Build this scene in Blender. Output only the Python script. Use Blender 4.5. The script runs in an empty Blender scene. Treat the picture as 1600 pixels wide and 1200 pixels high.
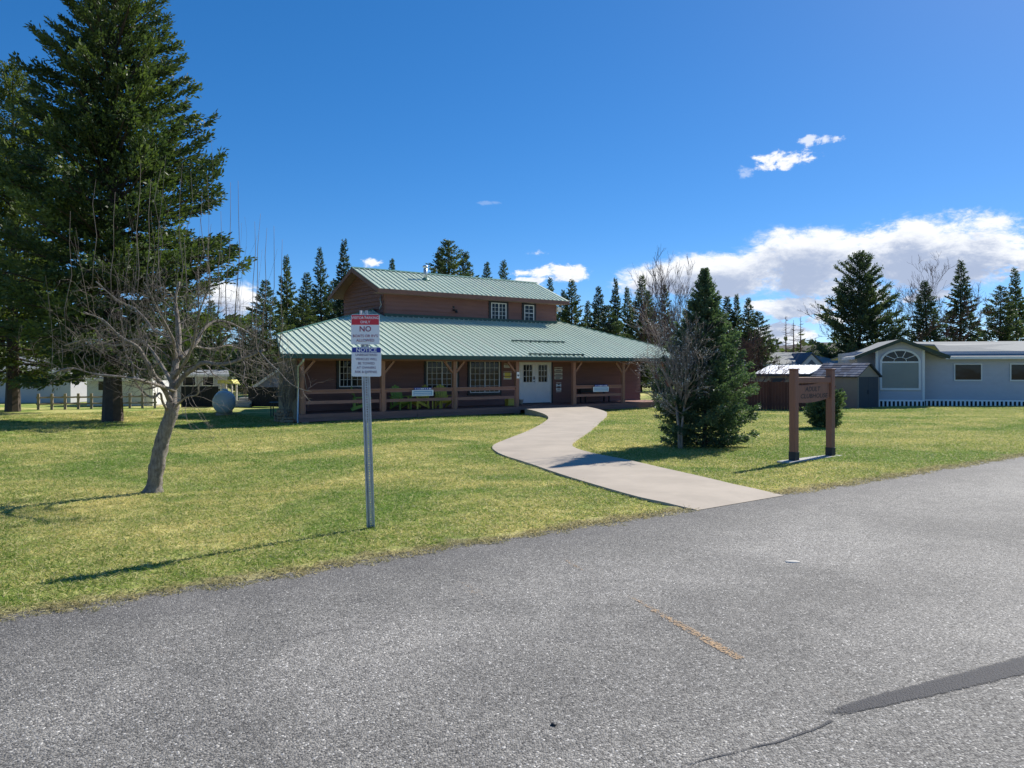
import bpy, bmesh, math, random
import numpy as np
from mathutils import Vector, Matrix
R = math.radians
sc = bpy.context.scene
COL = sc.collection

# ------------------------------------------------------------------ camera
EYE, F, HOR = 1.65, 1200.0, 577.0          # eye height, focal length and horizon row for a 1600x1200 frame
cam_d = bpy.data.cameras.new('camera')
cam = bpy.data.objects.new('camera', cam_d); COL.objects.link(cam)
cam.location = (0, 0, EYE); cam.rotation_euler = (R(90), 0, 0)
cam_d.sensor_width = 36; cam_d.sensor_fit = 'HORIZONTAL'; cam_d.lens = 36*F/1600
cam_d.shift_y = -(600-HOR)/1600
cam_d.clip_start = 0.05; cam_d.clip_end = 6000
sc.camera = cam
# ------------------------------------------------------------------ exposure
sc.view_settings.view_transform = 'Standard'; sc.view_settings.look = 'None'
sc.view_settings.gamma = 1.0; sc.view_settings.use_curve_mapping = False
sc.view_settings.exposure = 0.56
sc.render.engine = 'CYCLES'
sc.cycles.use_denoising = True
sc.cycles.max_bounces = 6; sc.cycles.transparent_max_bounces = 8
# ------------------------------------------------------------------ sun
SUN_AZ, SUN_EL = 44.0, 37.5                # degrees clockwise from +Y, and above the horizon
sd = Vector((math.sin(R(SUN_AZ))*math.cos(R(SUN_EL)), math.cos(R(SUN_AZ))*math.cos(R(SUN_EL)), math.sin(R(SUN_EL))))
sun_d = bpy.data.lights.new('sun', 'SUN'); sun_d.energy = 4.5; sun_d.angle = R(0.53); sun_d.color = (1, 0.95, 0.87)
sun = bpy.data.objects.new('sun', sun_d); COL.objects.link(sun)
sun.rotation_euler = sd.to_track_quat('Z', 'Y').to_euler(); sun.location = (0, 0, 60)
# ------------------------------------------------------------------ world
W = bpy.data.worlds.new('World'); sc.world = W; W.use_nodes = True
wn, wl = W.node_tree.nodes, W.node_tree.links
wn.clear()

def mth(nt, op, a, b=None, c=None, clamp=False):
    n = nt.nodes.new('ShaderNodeMath'); n.operation = op; n.use_clamp = clamp
    for i, v in enumerate((a, b, c)):
        if v is None: continue
        if isinstance(v, (int, float)): n.inputs[i].default_value = v
        else: nt.links.new(v, n.inputs[i])
    return n.outputs[0]
def smooth(nt, x, a, b):
    n = nt.nodes.new('ShaderNodeMapRange'); n.interpolation_type = 'SMOOTHSTEP'
    nt.links.new(x, n.inputs[0]); n.inputs[1].default_value = a; n.inputs[2].default_value = b
    return n.outputs[0]
def mixc(nt, f, a, b, mode='MIX'):
    n = nt.nodes.new('ShaderNodeMix'); n.data_type = 'RGBA'; n.blend_type = mode
    for s, v in ((n.inputs[0], f), (n.inputs[6], a), (n.inputs[7], b)):
        if hasattr(v, 'links') or isinstance(v, bpy.types.NodeSocket): nt.links.new(v, s)
        elif isinstance(v, (int, float)): s.default_value = v
        else: s.default_value = (*v[:3], 1)
    return n.outputs[2]
def noise(nt, vec, scale, detail=4, rough=.55, lac=2.0, dist=0.0):
    n = nt.nodes.new('ShaderNodeTexNoise'); n.inputs['Scale'].default_value = scale
    n.inputs['Detail'].default_value = detail; n.inputs['Roughness'].default_value = rough
    n.inputs['Lacunarity'].default_value = lac; n.inputs['Distortion'].default_value = dist
    if vec is not None: nt.links.new(vec, n.inputs['Vector'])
    return n.outputs['Fac']

# cloud density over direction (azimuth, elevation in degrees), as a node group so that it can be sampled twice
g = bpy.data.node_groups.new('cloud_density', 'ShaderNodeTree')
g.interface.new_socket('Az', in_out='INPUT', socket_type='NodeSocketFloat')
g.interface.new_socket('El', in_out='INPUT', socket_type='NodeSocketFloat')
g.interface.new_socket('Density', in_out='OUTPUT', socket_type='NodeSocketFloat')
gi = g.nodes.new('NodeGroupInput'); go = g.nodes.new('NodeGroupOutput')
AZ, EL = gi.outputs[0], gi.outputs[1]
cb = g.nodes.new('ShaderNodeCombineXYZ')
g.links.new(mth(g, 'MULTIPLY', AZ, 0.7), cb.inputs[0]); g.links.new(mth(g, 'MULTIPLY', EL, 1.25), cb.inputs[1])
n1 = noise(g, cb.outputs[0], .42, 9, .6, 2.1, .5)
n2 = noise(g, cb.outputs[0], 1.7, 8, .68, 2.1, .35)
# (azimuth, elevation, half width, half height, noise gain, weight)
CL = [(10.6, 6.5, 4.2, 1.6, .9, 1), (15.0, 6.7, 6.0, 2.0, .9, 1), (21.0, 7.3, 6.5, 2.9, .8, 1), (28.0, 7.4, 8.0, 3.0, 1.0, 1), (36.5, 6.6, 6.5, 1.5, 1.6, 1),
      (19.5, 4.3, 3.6, .95, 1.8, 1), (23.5, 3.4, 3.8, .5, 1.9, 1), (19.4, 2.4, 2.4, 1.1, 1.6, 1), (27.5, 4.9, 3.0, .6, 1.9, 1),
      (3.2, 7.15, 3.2, .75, 1.7, 1), (1.3, 6.5, 1.6, .55, 1.8, 1), (1.9, 8.6, .9, .35, 3., .3),
      (19.4, 14.5, 2.3, .75, 2.9, .62), (21.8, 15.5, 1.4, .4, 3.4, .36), (16.9, 13.7, .7, .6, 3.5, .22),
      (-19.9, 4.9, 2.6, 1.6, 1.1, 1), (-10.4, 7.75, 1.4, .4, 2.6, .6),
      (-1.8, 12.2, 1.0, .2, 3., .14), (-46, 6, 9, 1.8, 1.6, 1), (60, 7, 12, 2.4, 1.6, 1), (-80, 8, 14, 2.2, 1.6, 1), (110, 9, 16, 2.4, 1.6, 1), (160, 8, 15, 2.2, 1.6, 1), (-135, 7, 16, 2.2, 1.6, 1)]
dens = None
for (ca, ce, rx, ry, k, wt) in CL:
    xa = mth(g, 'DIVIDE', mth(g, 'SUBTRACT', AZ, ca), rx); ya = mth(g, 'DIVIDE', mth(g, 'SUBTRACT', EL, ce), ry)
    s = mth(g, 'SUBTRACT', 1.0, mth(g, 'ADD', mth(g, 'MULTIPLY', xa, xa), mth(g, 'MULTIPLY', ya, ya)))
    nz = mth(g, 'ADD', mth(g, 'MULTIPLY', mth(g, 'SUBTRACT', n1, .5), 1.9*k), mth(g, 'MULTIPLY', mth(g, 'SUBTRACT', n2, .5), .9*k))
    d = mth(g, 'MULTIPLY', smooth(g, mth(g, 'ADD', s, nz), 0.0, 1.25), wt)
    dens = d if dens is None else mth(g, 'MAXIMUM', dens, d)
g.links.new(dens, go.inputs[0])

tc = wn.new('ShaderNodeTexCoord')
sp = wn.new('ShaderNodeSeparateXYZ'); wl.new(tc.outputs['Generated'], sp.inputs[0])
nt = W.node_tree
az = mth(nt, 'MULTIPLY', mth(nt, 'ARCTAN2', sp.outputs[0], sp.outputs[1]), 57.2958)
el = mth(nt, 'MULTIPLY', mth(nt, 'ARCSINE', sp.outputs[2]), 57.2958)
def dens_at(dx, dy):
    n = wn.new('ShaderNodeGroup'); n.node_tree = g
    wl.new(mth(nt, 'ADD', az, dx), n.inputs[0]); wl.new(mth(nt, 'ADD', el, dy), n.inputs[1])
    return n.outputs[0]
d0, d1, d2 = dens_at(0, 0), dens_at(.35, .55), dens_at(.5, 1.3)
sky = wn.new('ShaderNodeTexSky'); sky.sky_type = 'NISHITA'; sky.sun_disc = False
sky.sun_elevation = R(SUN_EL); sky.sun_rotation = R(SUN_AZ)
sky.altitude = 3000; sky.air_density = .9; sky.dust_density = 1.2; sky.ozone_density = 6
hs = wn.new('ShaderNodeHueSaturation'); hs.inputs['Saturation'].default_value = 1.38; hs.inputs['Hue'].default_value = .504
gm_ = wn.new('ShaderNodeGamma'); gm_.inputs[1].default_value = .75
wl.new(sky.outputs[0], gm_.inputs[0]); wl.new(gm_.outputs[0], hs.inputs['Color'])
SKY_STRENGTH = .147
shade = smooth(nt, mth(nt, 'ADD', mth(nt, 'MULTIPLY', d1, .45), mth(nt, 'MULTIPLY', d2, .55)), .12, .85)
ccol = mixc(nt, shade, (4.9, 4.95, 5.05), (2.1, 2.45, 3.25))
cov = smooth(nt, d0, .0, .55)
skyc = mixc(nt, mth(nt, 'MULTIPLY', cov, .96), hs.outputs[0], ccol)
bg = wn.new('ShaderNodeBackground'); bg.inputs['Strength'].default_value = SKY_STRENGTH
wl.new(skyc, bg.inputs['Color'])
wo = wn.new('ShaderNodeOutputWorld'); wl.new(bg.outputs[0], wo.inputs['Surface'])

# ------------------------------------------------------------------ frame of the street: a runs along it, s away from its edge
TH = R(36.2); CT, ST = math.cos(TH), math.sin(TH); S0 = 6.1
def to_as(X, Y): return X*CT+Y*ST, -X*ST+Y*CT-S0
def to_xy(a, s): s = s+S0; return a*CT-s*ST, a*ST+s*CT
def lawn_z(a, s):
    t = np.clip(s/21.0, 0, 1)
    return .02 - .47*t + .018*np.sin(a*.45+s*.3)*np.clip(s/3, 0, 1) + .012*np.sin(a*1.1-s*.8)*np.clip(s/3, 0, 1)
def gz(X, Y):
    a, s = to_as(X, Y); return float(lawn_z(a, s)) if s > 0 else 0.0
def at(px, py):
    """the ground point seen at pixel (px, py) of the 1600x1200 photograph"""
    z = -.2
    for _ in range(40):
        Y = (EYE-z)*F/(py-HOR); X = (px-800)/F*Y; z = gz(X, Y)
    return Vector((X, Y, z))
def atd(px, py, Y): return Vector(((px-800)/F*Y, Y, EYE-(py-HOR)*Y/F))

# ------------------------------------------------------------------ materials
def new_mat(name):
    m = bpy.data.materials.new(name); m.use_nodes = True
    nt = m.node_tree; b = nt.nodes['Principled BSDF']
    return m, nt, b
def geo_pos(nt): return nt.nodes.new('ShaderNodeNewGeometry').outputs['Position']
def obj_pos(nt): return nt.nodes.new('ShaderNodeTexCoord').outputs['Object']
def scaled(nt, v, s):
    n = nt.nodes.new('ShaderNodeMapping'); nt.links.new(v, n.inputs[0]); n.inputs['Scale'].default_value = s; return n.outputs[0]
def bump(nt, b, h, strength, dist):
    n = nt.nodes.new('ShaderNodeBump'); n.inputs['Strength'].default_value = strength; n.inputs['Distance'].default_value = dist
    nt.links.new(h, n.inputs['Height']); nt.links.new(n.outputs[0], b.inputs['Normal'])
def mat(name, col, rough=.6, var=.18, scale=3.0, metal=0.0, stretch=(1, 1, 1), bmp=0.0, bdist=.01, spec=.5, world=False, dirt=None):
    m, nt, b = new_mat(name)
    v = geo_pos(nt) if world else obj_pos(nt)
    v = scaled(nt, v, stretch)
    oi = nt.nodes.new('ShaderNodeObjectInfo')
    va = nt.nodes.new('ShaderNodeVectorMath'); va.operation = 'ADD'; nt.links.new(v, va.inputs[0])
    cx = nt.nodes.new('ShaderNodeCombineXYZ'); nt.links.new(mth(nt, 'MULTIPLY', oi.outputs['Random'], 50.), cx.inputs[0]); nt.links.new(cx.outputs[0], va.inputs[1])
    v = va.outputs[0]
    n = noise(nt, v, scale, 6, .65)
    f = mth(nt, 'ADD', mth(nt, 'MULTIPLY', smooth(nt, n, .25, .75), .75), mth(nt, 'MULTIPLY', oi.outputs['Random'], .25))
    c = mixc(nt, f, [x*(1-var) for x in col], [min(1, x*(1+var)) for x in col])
    if dirt:
        n2 = noise(nt, v, scale*.4, 5, .7)
        c = mixc(nt, mth(nt, 'MULTIPLY', smooth(nt, n2, .52, .75), dirt[1]), c, dirt[0])
    nt.links.new(c, b.inputs['Base Color'])
    b.inputs['Roughness'].default_value = rough; b.inputs['Metallic'].default_value = metal
    b.inputs['Specular IOR Level'].default_value = spec
    if bmp: bump(nt, b, noise(nt, v, scale*6, 5, .6), bmp, bdist)
    return m
def leaf_mat(name, dark, light, trans=.25, rough=.55):
    m, nt, b = new_mat(name)
    at_ = nt.nodes.new('ShaderNodeAttribute'); at_.attribute_name = 'rnd'
    oi = nt.nodes.new('ShaderNodeObjectInfo')
    c = mixc(nt, at_.outputs['Fac'], dark, light)
    c = mixc(nt, 1.0, c, mixc(nt, oi.outputs['Random'], (.80, .86, 1.0), (1.35, 1.25, .95)), 'MULTIPLY')
    nt.links.new(c, b.inputs['Base Color']); b.inputs['Roughness'].default_value = rough; b.inputs['Specular IOR Level'].default_value = .35
    t = nt.nodes.new('ShaderNodeBsdfTranslucent'); nt.links.new(mixc(nt, 1.0, c, (1.15, 1.25, .6), 'MULTIPLY'), t.inputs['Color'])
    mx = nt.nodes.new('ShaderNodeMixShader'); mx.inputs[0].default_value = trans
    nt.links.new(b.outputs[0], mx.inputs[1]); nt.links.new(t.outputs[0], mx.inputs[2])
    nt.links.new(mx.outputs[0], nt.nodes['Material Output'].inputs['Surface'])
    return m

def lawn_colour(nt, v, blade=None):
    """patchy spring lawn: straw, olive and fresh green"""
    big = noise(nt, v, .33, 5, .6, 2, .6); mid = noise(nt, scaled(nt, v, (1.0, 1.0, 1.0)), 1.6, 5, .65, 2, .4); fine = noise(nt, v, 14, 4, .7)
    f = mth(nt, 'ADD', mth(nt, 'MULTIPLY', big, .55), mth(nt, 'ADD', mth(nt, 'MULTIPLY', mid, .35), mth(nt, 'MULTIPLY', fine, .16)))
    if blade is not None: f = mth(nt, 'ADD', f, mth(nt, 'MULTIPLY', mth(nt, 'SUBTRACT', blade, .5), .42))
    c = mixc(nt, smooth(nt, f, .41, .635), (.20, .29, .05), (.70, .62, .25))
    c = mixc(nt, mth(nt, 'MULTIPLY', smooth(nt, noise(nt, v, .21, 4, .6, 2, .8), .48, .62), .72), c, (.14, .27, .035))
    # thatch and soil along the asphalt
    dp = nt.nodes.new('ShaderNodeVectorMath'); dp.operation = 'DOT_PRODUCT'; nt.links.new(v, dp.inputs[0]); dp.inputs[1].default_value = (-ST, CT, 0)
    ed = mth(nt, 'ADD', mth(nt, 'SUBTRACT', dp.outputs['Value'], S0), mth(nt, 'MULTIPLY', mth(nt, 'SUBTRACT', mid, .5), .9))
    c = mixc(nt, mth(nt, 'MULTIPLY', mth(nt, 'SUBTRACT', 1.0, smooth(nt, ed, .0, .2)), .7), c, (.42, .34, .20))
    soil = noise(nt, v, .55, 5, .7, 2, .6)
    c = mixc(nt, mth(nt, 'MULTIPLY', smooth(nt, soil, .69, .76), .7), c, (.30, .19, .11))
    return c
m_lawn, nt, b = new_mat('lawn_soil_and_turf')
v = geo_pos(nt)
c = lawn_colour(nt, v)
c = mixc(nt, smooth(nt, noise(nt, v, 45, 3, .7), .45, .8), c, (.16, .13, .06))
nt.links.new(c, b.inputs['Base Color']); b.inputs['Roughness'].default_value = .95; b.inputs['Specular IOR Level'].default_value = .1
bump(nt, b, noise(nt, v, 30, 4, .7), .6, .03)
m_blade, nt, b = new_mat('grass_blades')
v = geo_pos(nt); ba = nt.nodes.new('ShaderNodeAttribute'); ba.attribute_name = 'rnd'
c = lawn_colour(nt, v, ba.outputs['Fac'])
c = mixc(nt, smooth(nt, ba.outputs['Fac'], .74, .92), c, (.68, .60, .32))
nt.links.new(c, b.inputs['Base Color']); b.inputs['Roughness'].default_value = .5; b.inputs['Specular IOR Level'].default_value = .3
t = nt.nodes.new('ShaderNodeBsdfTranslucent'); nt.links.new(c, t.inputs['Color'])
mx = nt.nodes.new('ShaderNodeMixShader'); mx.inputs[0].default_value = .5
nt.links.new(b.outputs[0], mx.inputs[1]); nt.links.new(t.outputs[0], mx.inputs[2]); nt.links.new(mx.outputs[0], nt.nodes['Material Output'].inputs['Surface'])

def aggregate(nt, b, lo, hi):
    """stone chips in binder, with wheel tracks, stains and a darker rim along the lawn; returns colour and chip value"""
    v = geo_pos(nt)
    vo = nt.nodes.new('ShaderNodeTexVoronoi'); vo.inputs['Scale'].default_value = 105; nt.links.new(v, vo.inputs['Vector'])
    sep = nt.nodes.new('ShaderNodeSeparateColor'); nt.links.new(vo.outputs['Color'], sep.inputs[0])
    grain = noise(nt, v, 95, 3, .8)
    st = mth(nt, 'ADD', mth(nt, 'MULTIPLY', sep.outputs[0], .55), mth(nt, 'MULTIPLY', grain, .55))
    c = mixc(nt, smooth(nt, st, .2, 1.0), lo, hi)
    c = mixc(nt, smooth(nt, sep.outputs[1], .955, .975), c, (.62, .60, .56))
    c = mixc(nt, mth(nt, 'MULTIPLY', smooth(nt, sep.outputs[2], .94, .97), .7), c, (.055, .05, .048))
    big = noise(nt, v, .45, 6, .62, 2, .7); mid = noise(nt, v, 2.6, 5, .65, 2, .4)
    c = mixc(nt, 1.0, c, mixc(nt, smooth(nt, big, .3, .7), (.78, .77, .75), (1.14, 1.12, 1.09)), 'MULTIPLY')
    c = mixc(nt, 1.0, c, mixc(nt, smooth(nt, mid, .3, .7), (.89, .89, .89), (1.08, 1.08, 1.07)), 'MULTIPLY')
    dp = nt.nodes.new('ShaderNodeVectorMath'); dp.operation = 'DOT_PRODUCT'; nt.links.new(v, dp.inputs[0]); dp.inputs[1].default_value = (-ST, CT, 0)
    sv = mth(nt, 'ADD', mth(nt, 'SUBTRACT', dp.outputs['Value'], S0), mth(nt, 'MULTIPLY', mth(nt, 'SUBTRACT', big, .5), 1.2))
    trk = mth(nt, 'ADD', mth(nt, 'MULTIPLY', mth(nt, 'SINE', mth(nt, 'MULTIPLY', sv, 2.6)), .5), .5)      # wheel tracks along the street
    c = mixc(nt, 1.0, c, mixc(nt, trk, (.92, .92, .92), (1.07, 1.07, 1.07)), 'MULTIPLY')
    c = mixc(nt, mth(nt, 'MULTIPLY', smooth(nt, sv, -1.0, -.05), .38), c, (.075, .072, .072))
    c = mixc(nt, mth(nt, 'MULTIPLY', smooth(nt, noise(nt, v, .8, 5, .7), .64, .78), .22), c, (.34, .23, .15))
    c = mixc(nt, mth(nt, 'MULTIPLY', smooth(nt, noise(nt, scaled(nt, v, (1, 1, 1)), 1.15, 4, .6, 2, .3), .68, .76), .3), c, (.09, .088, .09))
    b.inputs['Roughness'].default_value = .8; b.inputs['Specular IOR Level'].default_value = .35
    bump(nt, b, mth(nt, 'SUBTRACT', mth(nt, 'MULTIPLY', grain, .6), vo.outputs['Distance']), .75, .007)
    return c, sep.outputs[0], v
m_road, nt, b = new_mat('worn_asphalt')
c, _chip, _v = aggregate(nt, b, (.105, .101, .093), (.405, .388, .355)); nt.links.new(c, b.inputs['Base Color'])
def worn(name, a_, bcol, lo, hi, k, kc=.45):
    """thin coat that survives on part of the chips; the point attribute 'edge' fades it out"""
    m, nt, b = new_mat(name)
    c, chip, v = aggregate(nt, b, (.105, .101, .093), (.405, .388, .355))
    nt.links.new(mixc(nt, noise(nt, v, 35, 3), a_, bcol), b.inputs['Base Color'])
    tr = nt.nodes.new('ShaderNodeBsdfTransparent'); mx = nt.nodes.new('ShaderNodeMixShader')
    al = nt.nodes.new('ShaderNodeAttribute'); al.attribute_name = 'edge'
    w1 = mth(nt, 'ADD', mth(nt, 'ADD', mth(nt, 'MULTIPLY', chip, kc), mth(nt, 'MULTIPLY', noise(nt, v, 14, 5, .7), k)), al.outputs['Fac'])
    nt.links.new(mth(nt, 'MULTIPLY', smooth(nt, w1, lo, hi), .85), mx.inputs[0]); nt.links.new(tr.outputs[0], mx.inputs[1]); nt.links.new(b.outputs[0], mx.inputs[2])
    nt.links.new(mx.outputs[0], nt.nodes['Material Output'].inputs['Surface']); return m
m_tar = worn('crack_sealer', (.062, .060, .062), (.10, .098, .10), .62, .86, .75, .22)
m_yellow_paint = worn('worn_yellow_paint', (.55, .33, .16), (.58, .42, .25), 1.0, 1.2, .7)
m_path = mat('exposed_concrete', (.45, .385, .305), .85, .14, 1.1, bmp=.35, bdist=.01, spec=.3, world=True, dirt=((.35, .30, .24), .5))
m_siding = mat('red_brown_siding', (.245, .125, .108), .65, .14, 2.5, stretch=(.3, 1, 3), bmp=.12, bdist=.006, spec=.3, dirt=((.18, .10, .088), .4))
m_trim_brown = mat('brown_trim', (.20, .10, .078), .6, .12, 3, spec=.3)
m_soffit = mat('pale_brown_soffit', (.27, .185, .15), .7, .1, 2, spec=.2)
m_post = mat('stained_timber_post', (.33, .165, .11), .6, .22, 4, stretch=(4, 4, .4), bmp=.2, bdist=.005, spec=.3, dirt=((.13, .065, .045), .6))
m_rail = mat('stained_timber_rail', (.32, .16, .125), .6, .2, 4, stretch=(.5, 4, 4), bmp=.15, bdist=.005, spec=.3)
m_deck = mat('deck_boards', (.27, .14, .115), .7, .2, 3, stretch=(.4, 4, 4), bmp=.15, spec=.3)
m_black = mat('black_window_trim', (.012, .013, .018), .5, .2, 4)
m_white = mat('white_vinyl', (.74, .74, .74), .45, .05, 3)
m_door = mat('white_door_paint', (.84, .84, .86), .4, .05, 2)
m_glass, nt, b = new_mat('window_glass')
b.inputs['Base Color'].default_value = (.012, .016, .022, 1); b.inputs['Roughness'].default_value = .04; b.inputs['Specular IOR Level'].default_value = .28
bump(nt, b, noise(nt, obj_pos(nt), 1.2, 2), .05, .05)
m_blind = mat('pale_blind_behind_glass', (.20, .23, .22), .25, .06, 1, spec=.5)
m_roof = mat('green_metal_roof', (.60, .69, .545), .45, .07, .5, spec=.4, stretch=(1, .3, 1), dirt=((.66, .65, .52), .6))
m_roof_dark = mat('dark_green_metal', (.02, .07, .055), .45, .1, 2)
m_ridge = mat('green_ridge_cap', (.10, .22, .16), .45, .1, 2)
m_galv = mat('galvanised_steel', (.50, .53, .56), .42, .14, 18, metal=.75)
m_pole = mat('galvanised_sign_post', (.42, .45, .48), .45, .18, 22, metal=.6)
m_iron = mat('black_iron', (.015, .015, .017), .5, .2, 4)
m_sign_white = mat('sign_white', (.88, .88, .90), .45, .03, 3)
m_sign_red = mat('sign_red', (.68, .025, .045), .45, .05, 3)
m_sign_navy = mat('sign_navy', (.015, .035, .32), .45, .05, 3)
m_txt_maroon = mat('sign_letters_maroon', (.30, .02, .06), .5, .03, 3)
m_txt_purple = mat('sign_letters_purple', (.12, .03, .11), .5, .03, 3)
m_txt_dark = mat('routed_letters_dark', (.02, .012, .015), .6, .05, 3)
m_sign_wood = mat('brown_stained_sign', (.27, .125, .085), .6, .14, 5, stretch=(6, 6, .5), bmp=.15, bdist=.004, spec=.3, dirt=((.19, .09, .065), .5))
m_green_chair = mat('green_chair_paint', (.26, .42, .08), .5, .15, 5)
m_yellow_chair = mat('yellow_chair_paint', (.64, .58, .10), .5, .15, 5)
m_yellow = mat('yellow_plastic', (.52, .42, .06), .5, .08, 4)
m_yellow_paper = mat('yellow_notice', (.74, .62, .10), .6, .05, 3)
m_paper = mat('cream_notice', (.68, .63, .55), .6, .05, 3)
m_print = mat('grey_print', (.10, .10, .11), .6, .05, 3)
m_bluepaper = mat('pale_blue_banner', (.30, .46, .66), .5, .05, 3)
m_tank = mat('propane_tank_paint', (.52, .57, .58), .4, .06, 2, dirt=((.30, .32, .30), .4))
m_darkfence = mat('dark_screen_fence', (.012, .014, .018), .8, .2, 2)
m_brownfence = mat('brown_fence_boards', (.13, .05, .035), .7, .22, 3, stretch=(4, 4, .5), bmp=.2, spec=.2)
m_grey_wood = mat('weathered_grey_wood', (.32, .27, .20), .85, .25, 6, stretch=(.5, 4, 4), bmp=.3, spec=.2)
m_bark = mat('grey_bark', (.38, .335, .285), .9, .5, 26, stretch=(1, 1, .4), bmp=1.0, bdist=.04, spec=.2, dirt=((.05, .042, .04), .9))
m_twig = mat('grey_twigs', (.17, .145, .125), .8, .4, 5, spec=.3, dirt=((.06, .048, .042), .8))
m_twig_tan = mat('tan_twigs', (.36, .29, .24), .8, .3, 5, spec=.3)
m_twig_red = mat('reddish_twigs', (.13, .075, .07), .85, .3, 2, spec=.2)
m_bud = mat('white_buds', (.72, .68, .60), .8, .1, 3)
m_bark_dark = mat('dark_conifer_bark', (.07, .052, .042), .9, .3, 5, bmp=.5)
m_fir = leaf_mat('fir_needles', (.020, .040, .020), (.080, .110, .034), .22)
m_bigfir = leaf_mat('big_fir_needles', (.026, .052, .026), (.16, .20, .05), .34)
m_blue_spruce = leaf_mat('blue_green_needles', (.032, .064, .042), (.19, .265, .15), .34)
m_far = leaf_mat('far_conifer_needles', (.030, .056, .036), (.135, .175, .085), .3)
m_hill = mat('wooded_hill', (.045, .04, .035), .95, .4, .15, world=True)
m_grey_roof = mat('grey_shingles', (.24, .255, .25), .85, .12, 6, bmp=.2)
m_dark_roof = mat('dark_blue_grey_shingles', (.085, .10, .14), .7, .35, 8, bmp=.2)
m_white_metal = mat('white_metal_roof', (.86, .86, .87), .6, .05, 2)
m_vinyl = mat('pale_lavender_siding', (.50, .50, .55), .6, .06, 2, spec=.3)
m_beige = mat('beige_shed_wall', (.30, .25, .20), .65, .08, 2)
m_shed_door = mat('dark_slate_door', (.035, .045, .06), .6, .1, 2)
m_mobile = mat('white_mobile_home', (.46, .46, .50), .6, .05, 2)
m_blue_wall = mat('blue_grey_shed', (.22, .26, .40), .6, .06, 2)
m_green_trim = mat('dark_green_trim', (.035, .055, .035), .6, .1, 2)
m_concrete = mat('concrete', (.42, .41, .38), .85, .12, 8, bmp=.2)
m_rubber = mat('black_post_sleeve', (.02, .021, .022), .6, .2, 6)
m_stone = mat('pale_stone', (.55, .52, .46), .9, .15, 20)
m_wood_log = mat('split_firewood', (.34, .24, .16), .9, .3, 8)
m_dirt = mat('bare_soil', (.17, .10, .06), .95, .3, 12, bmp=.6, bdist=.03, world=True)

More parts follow.
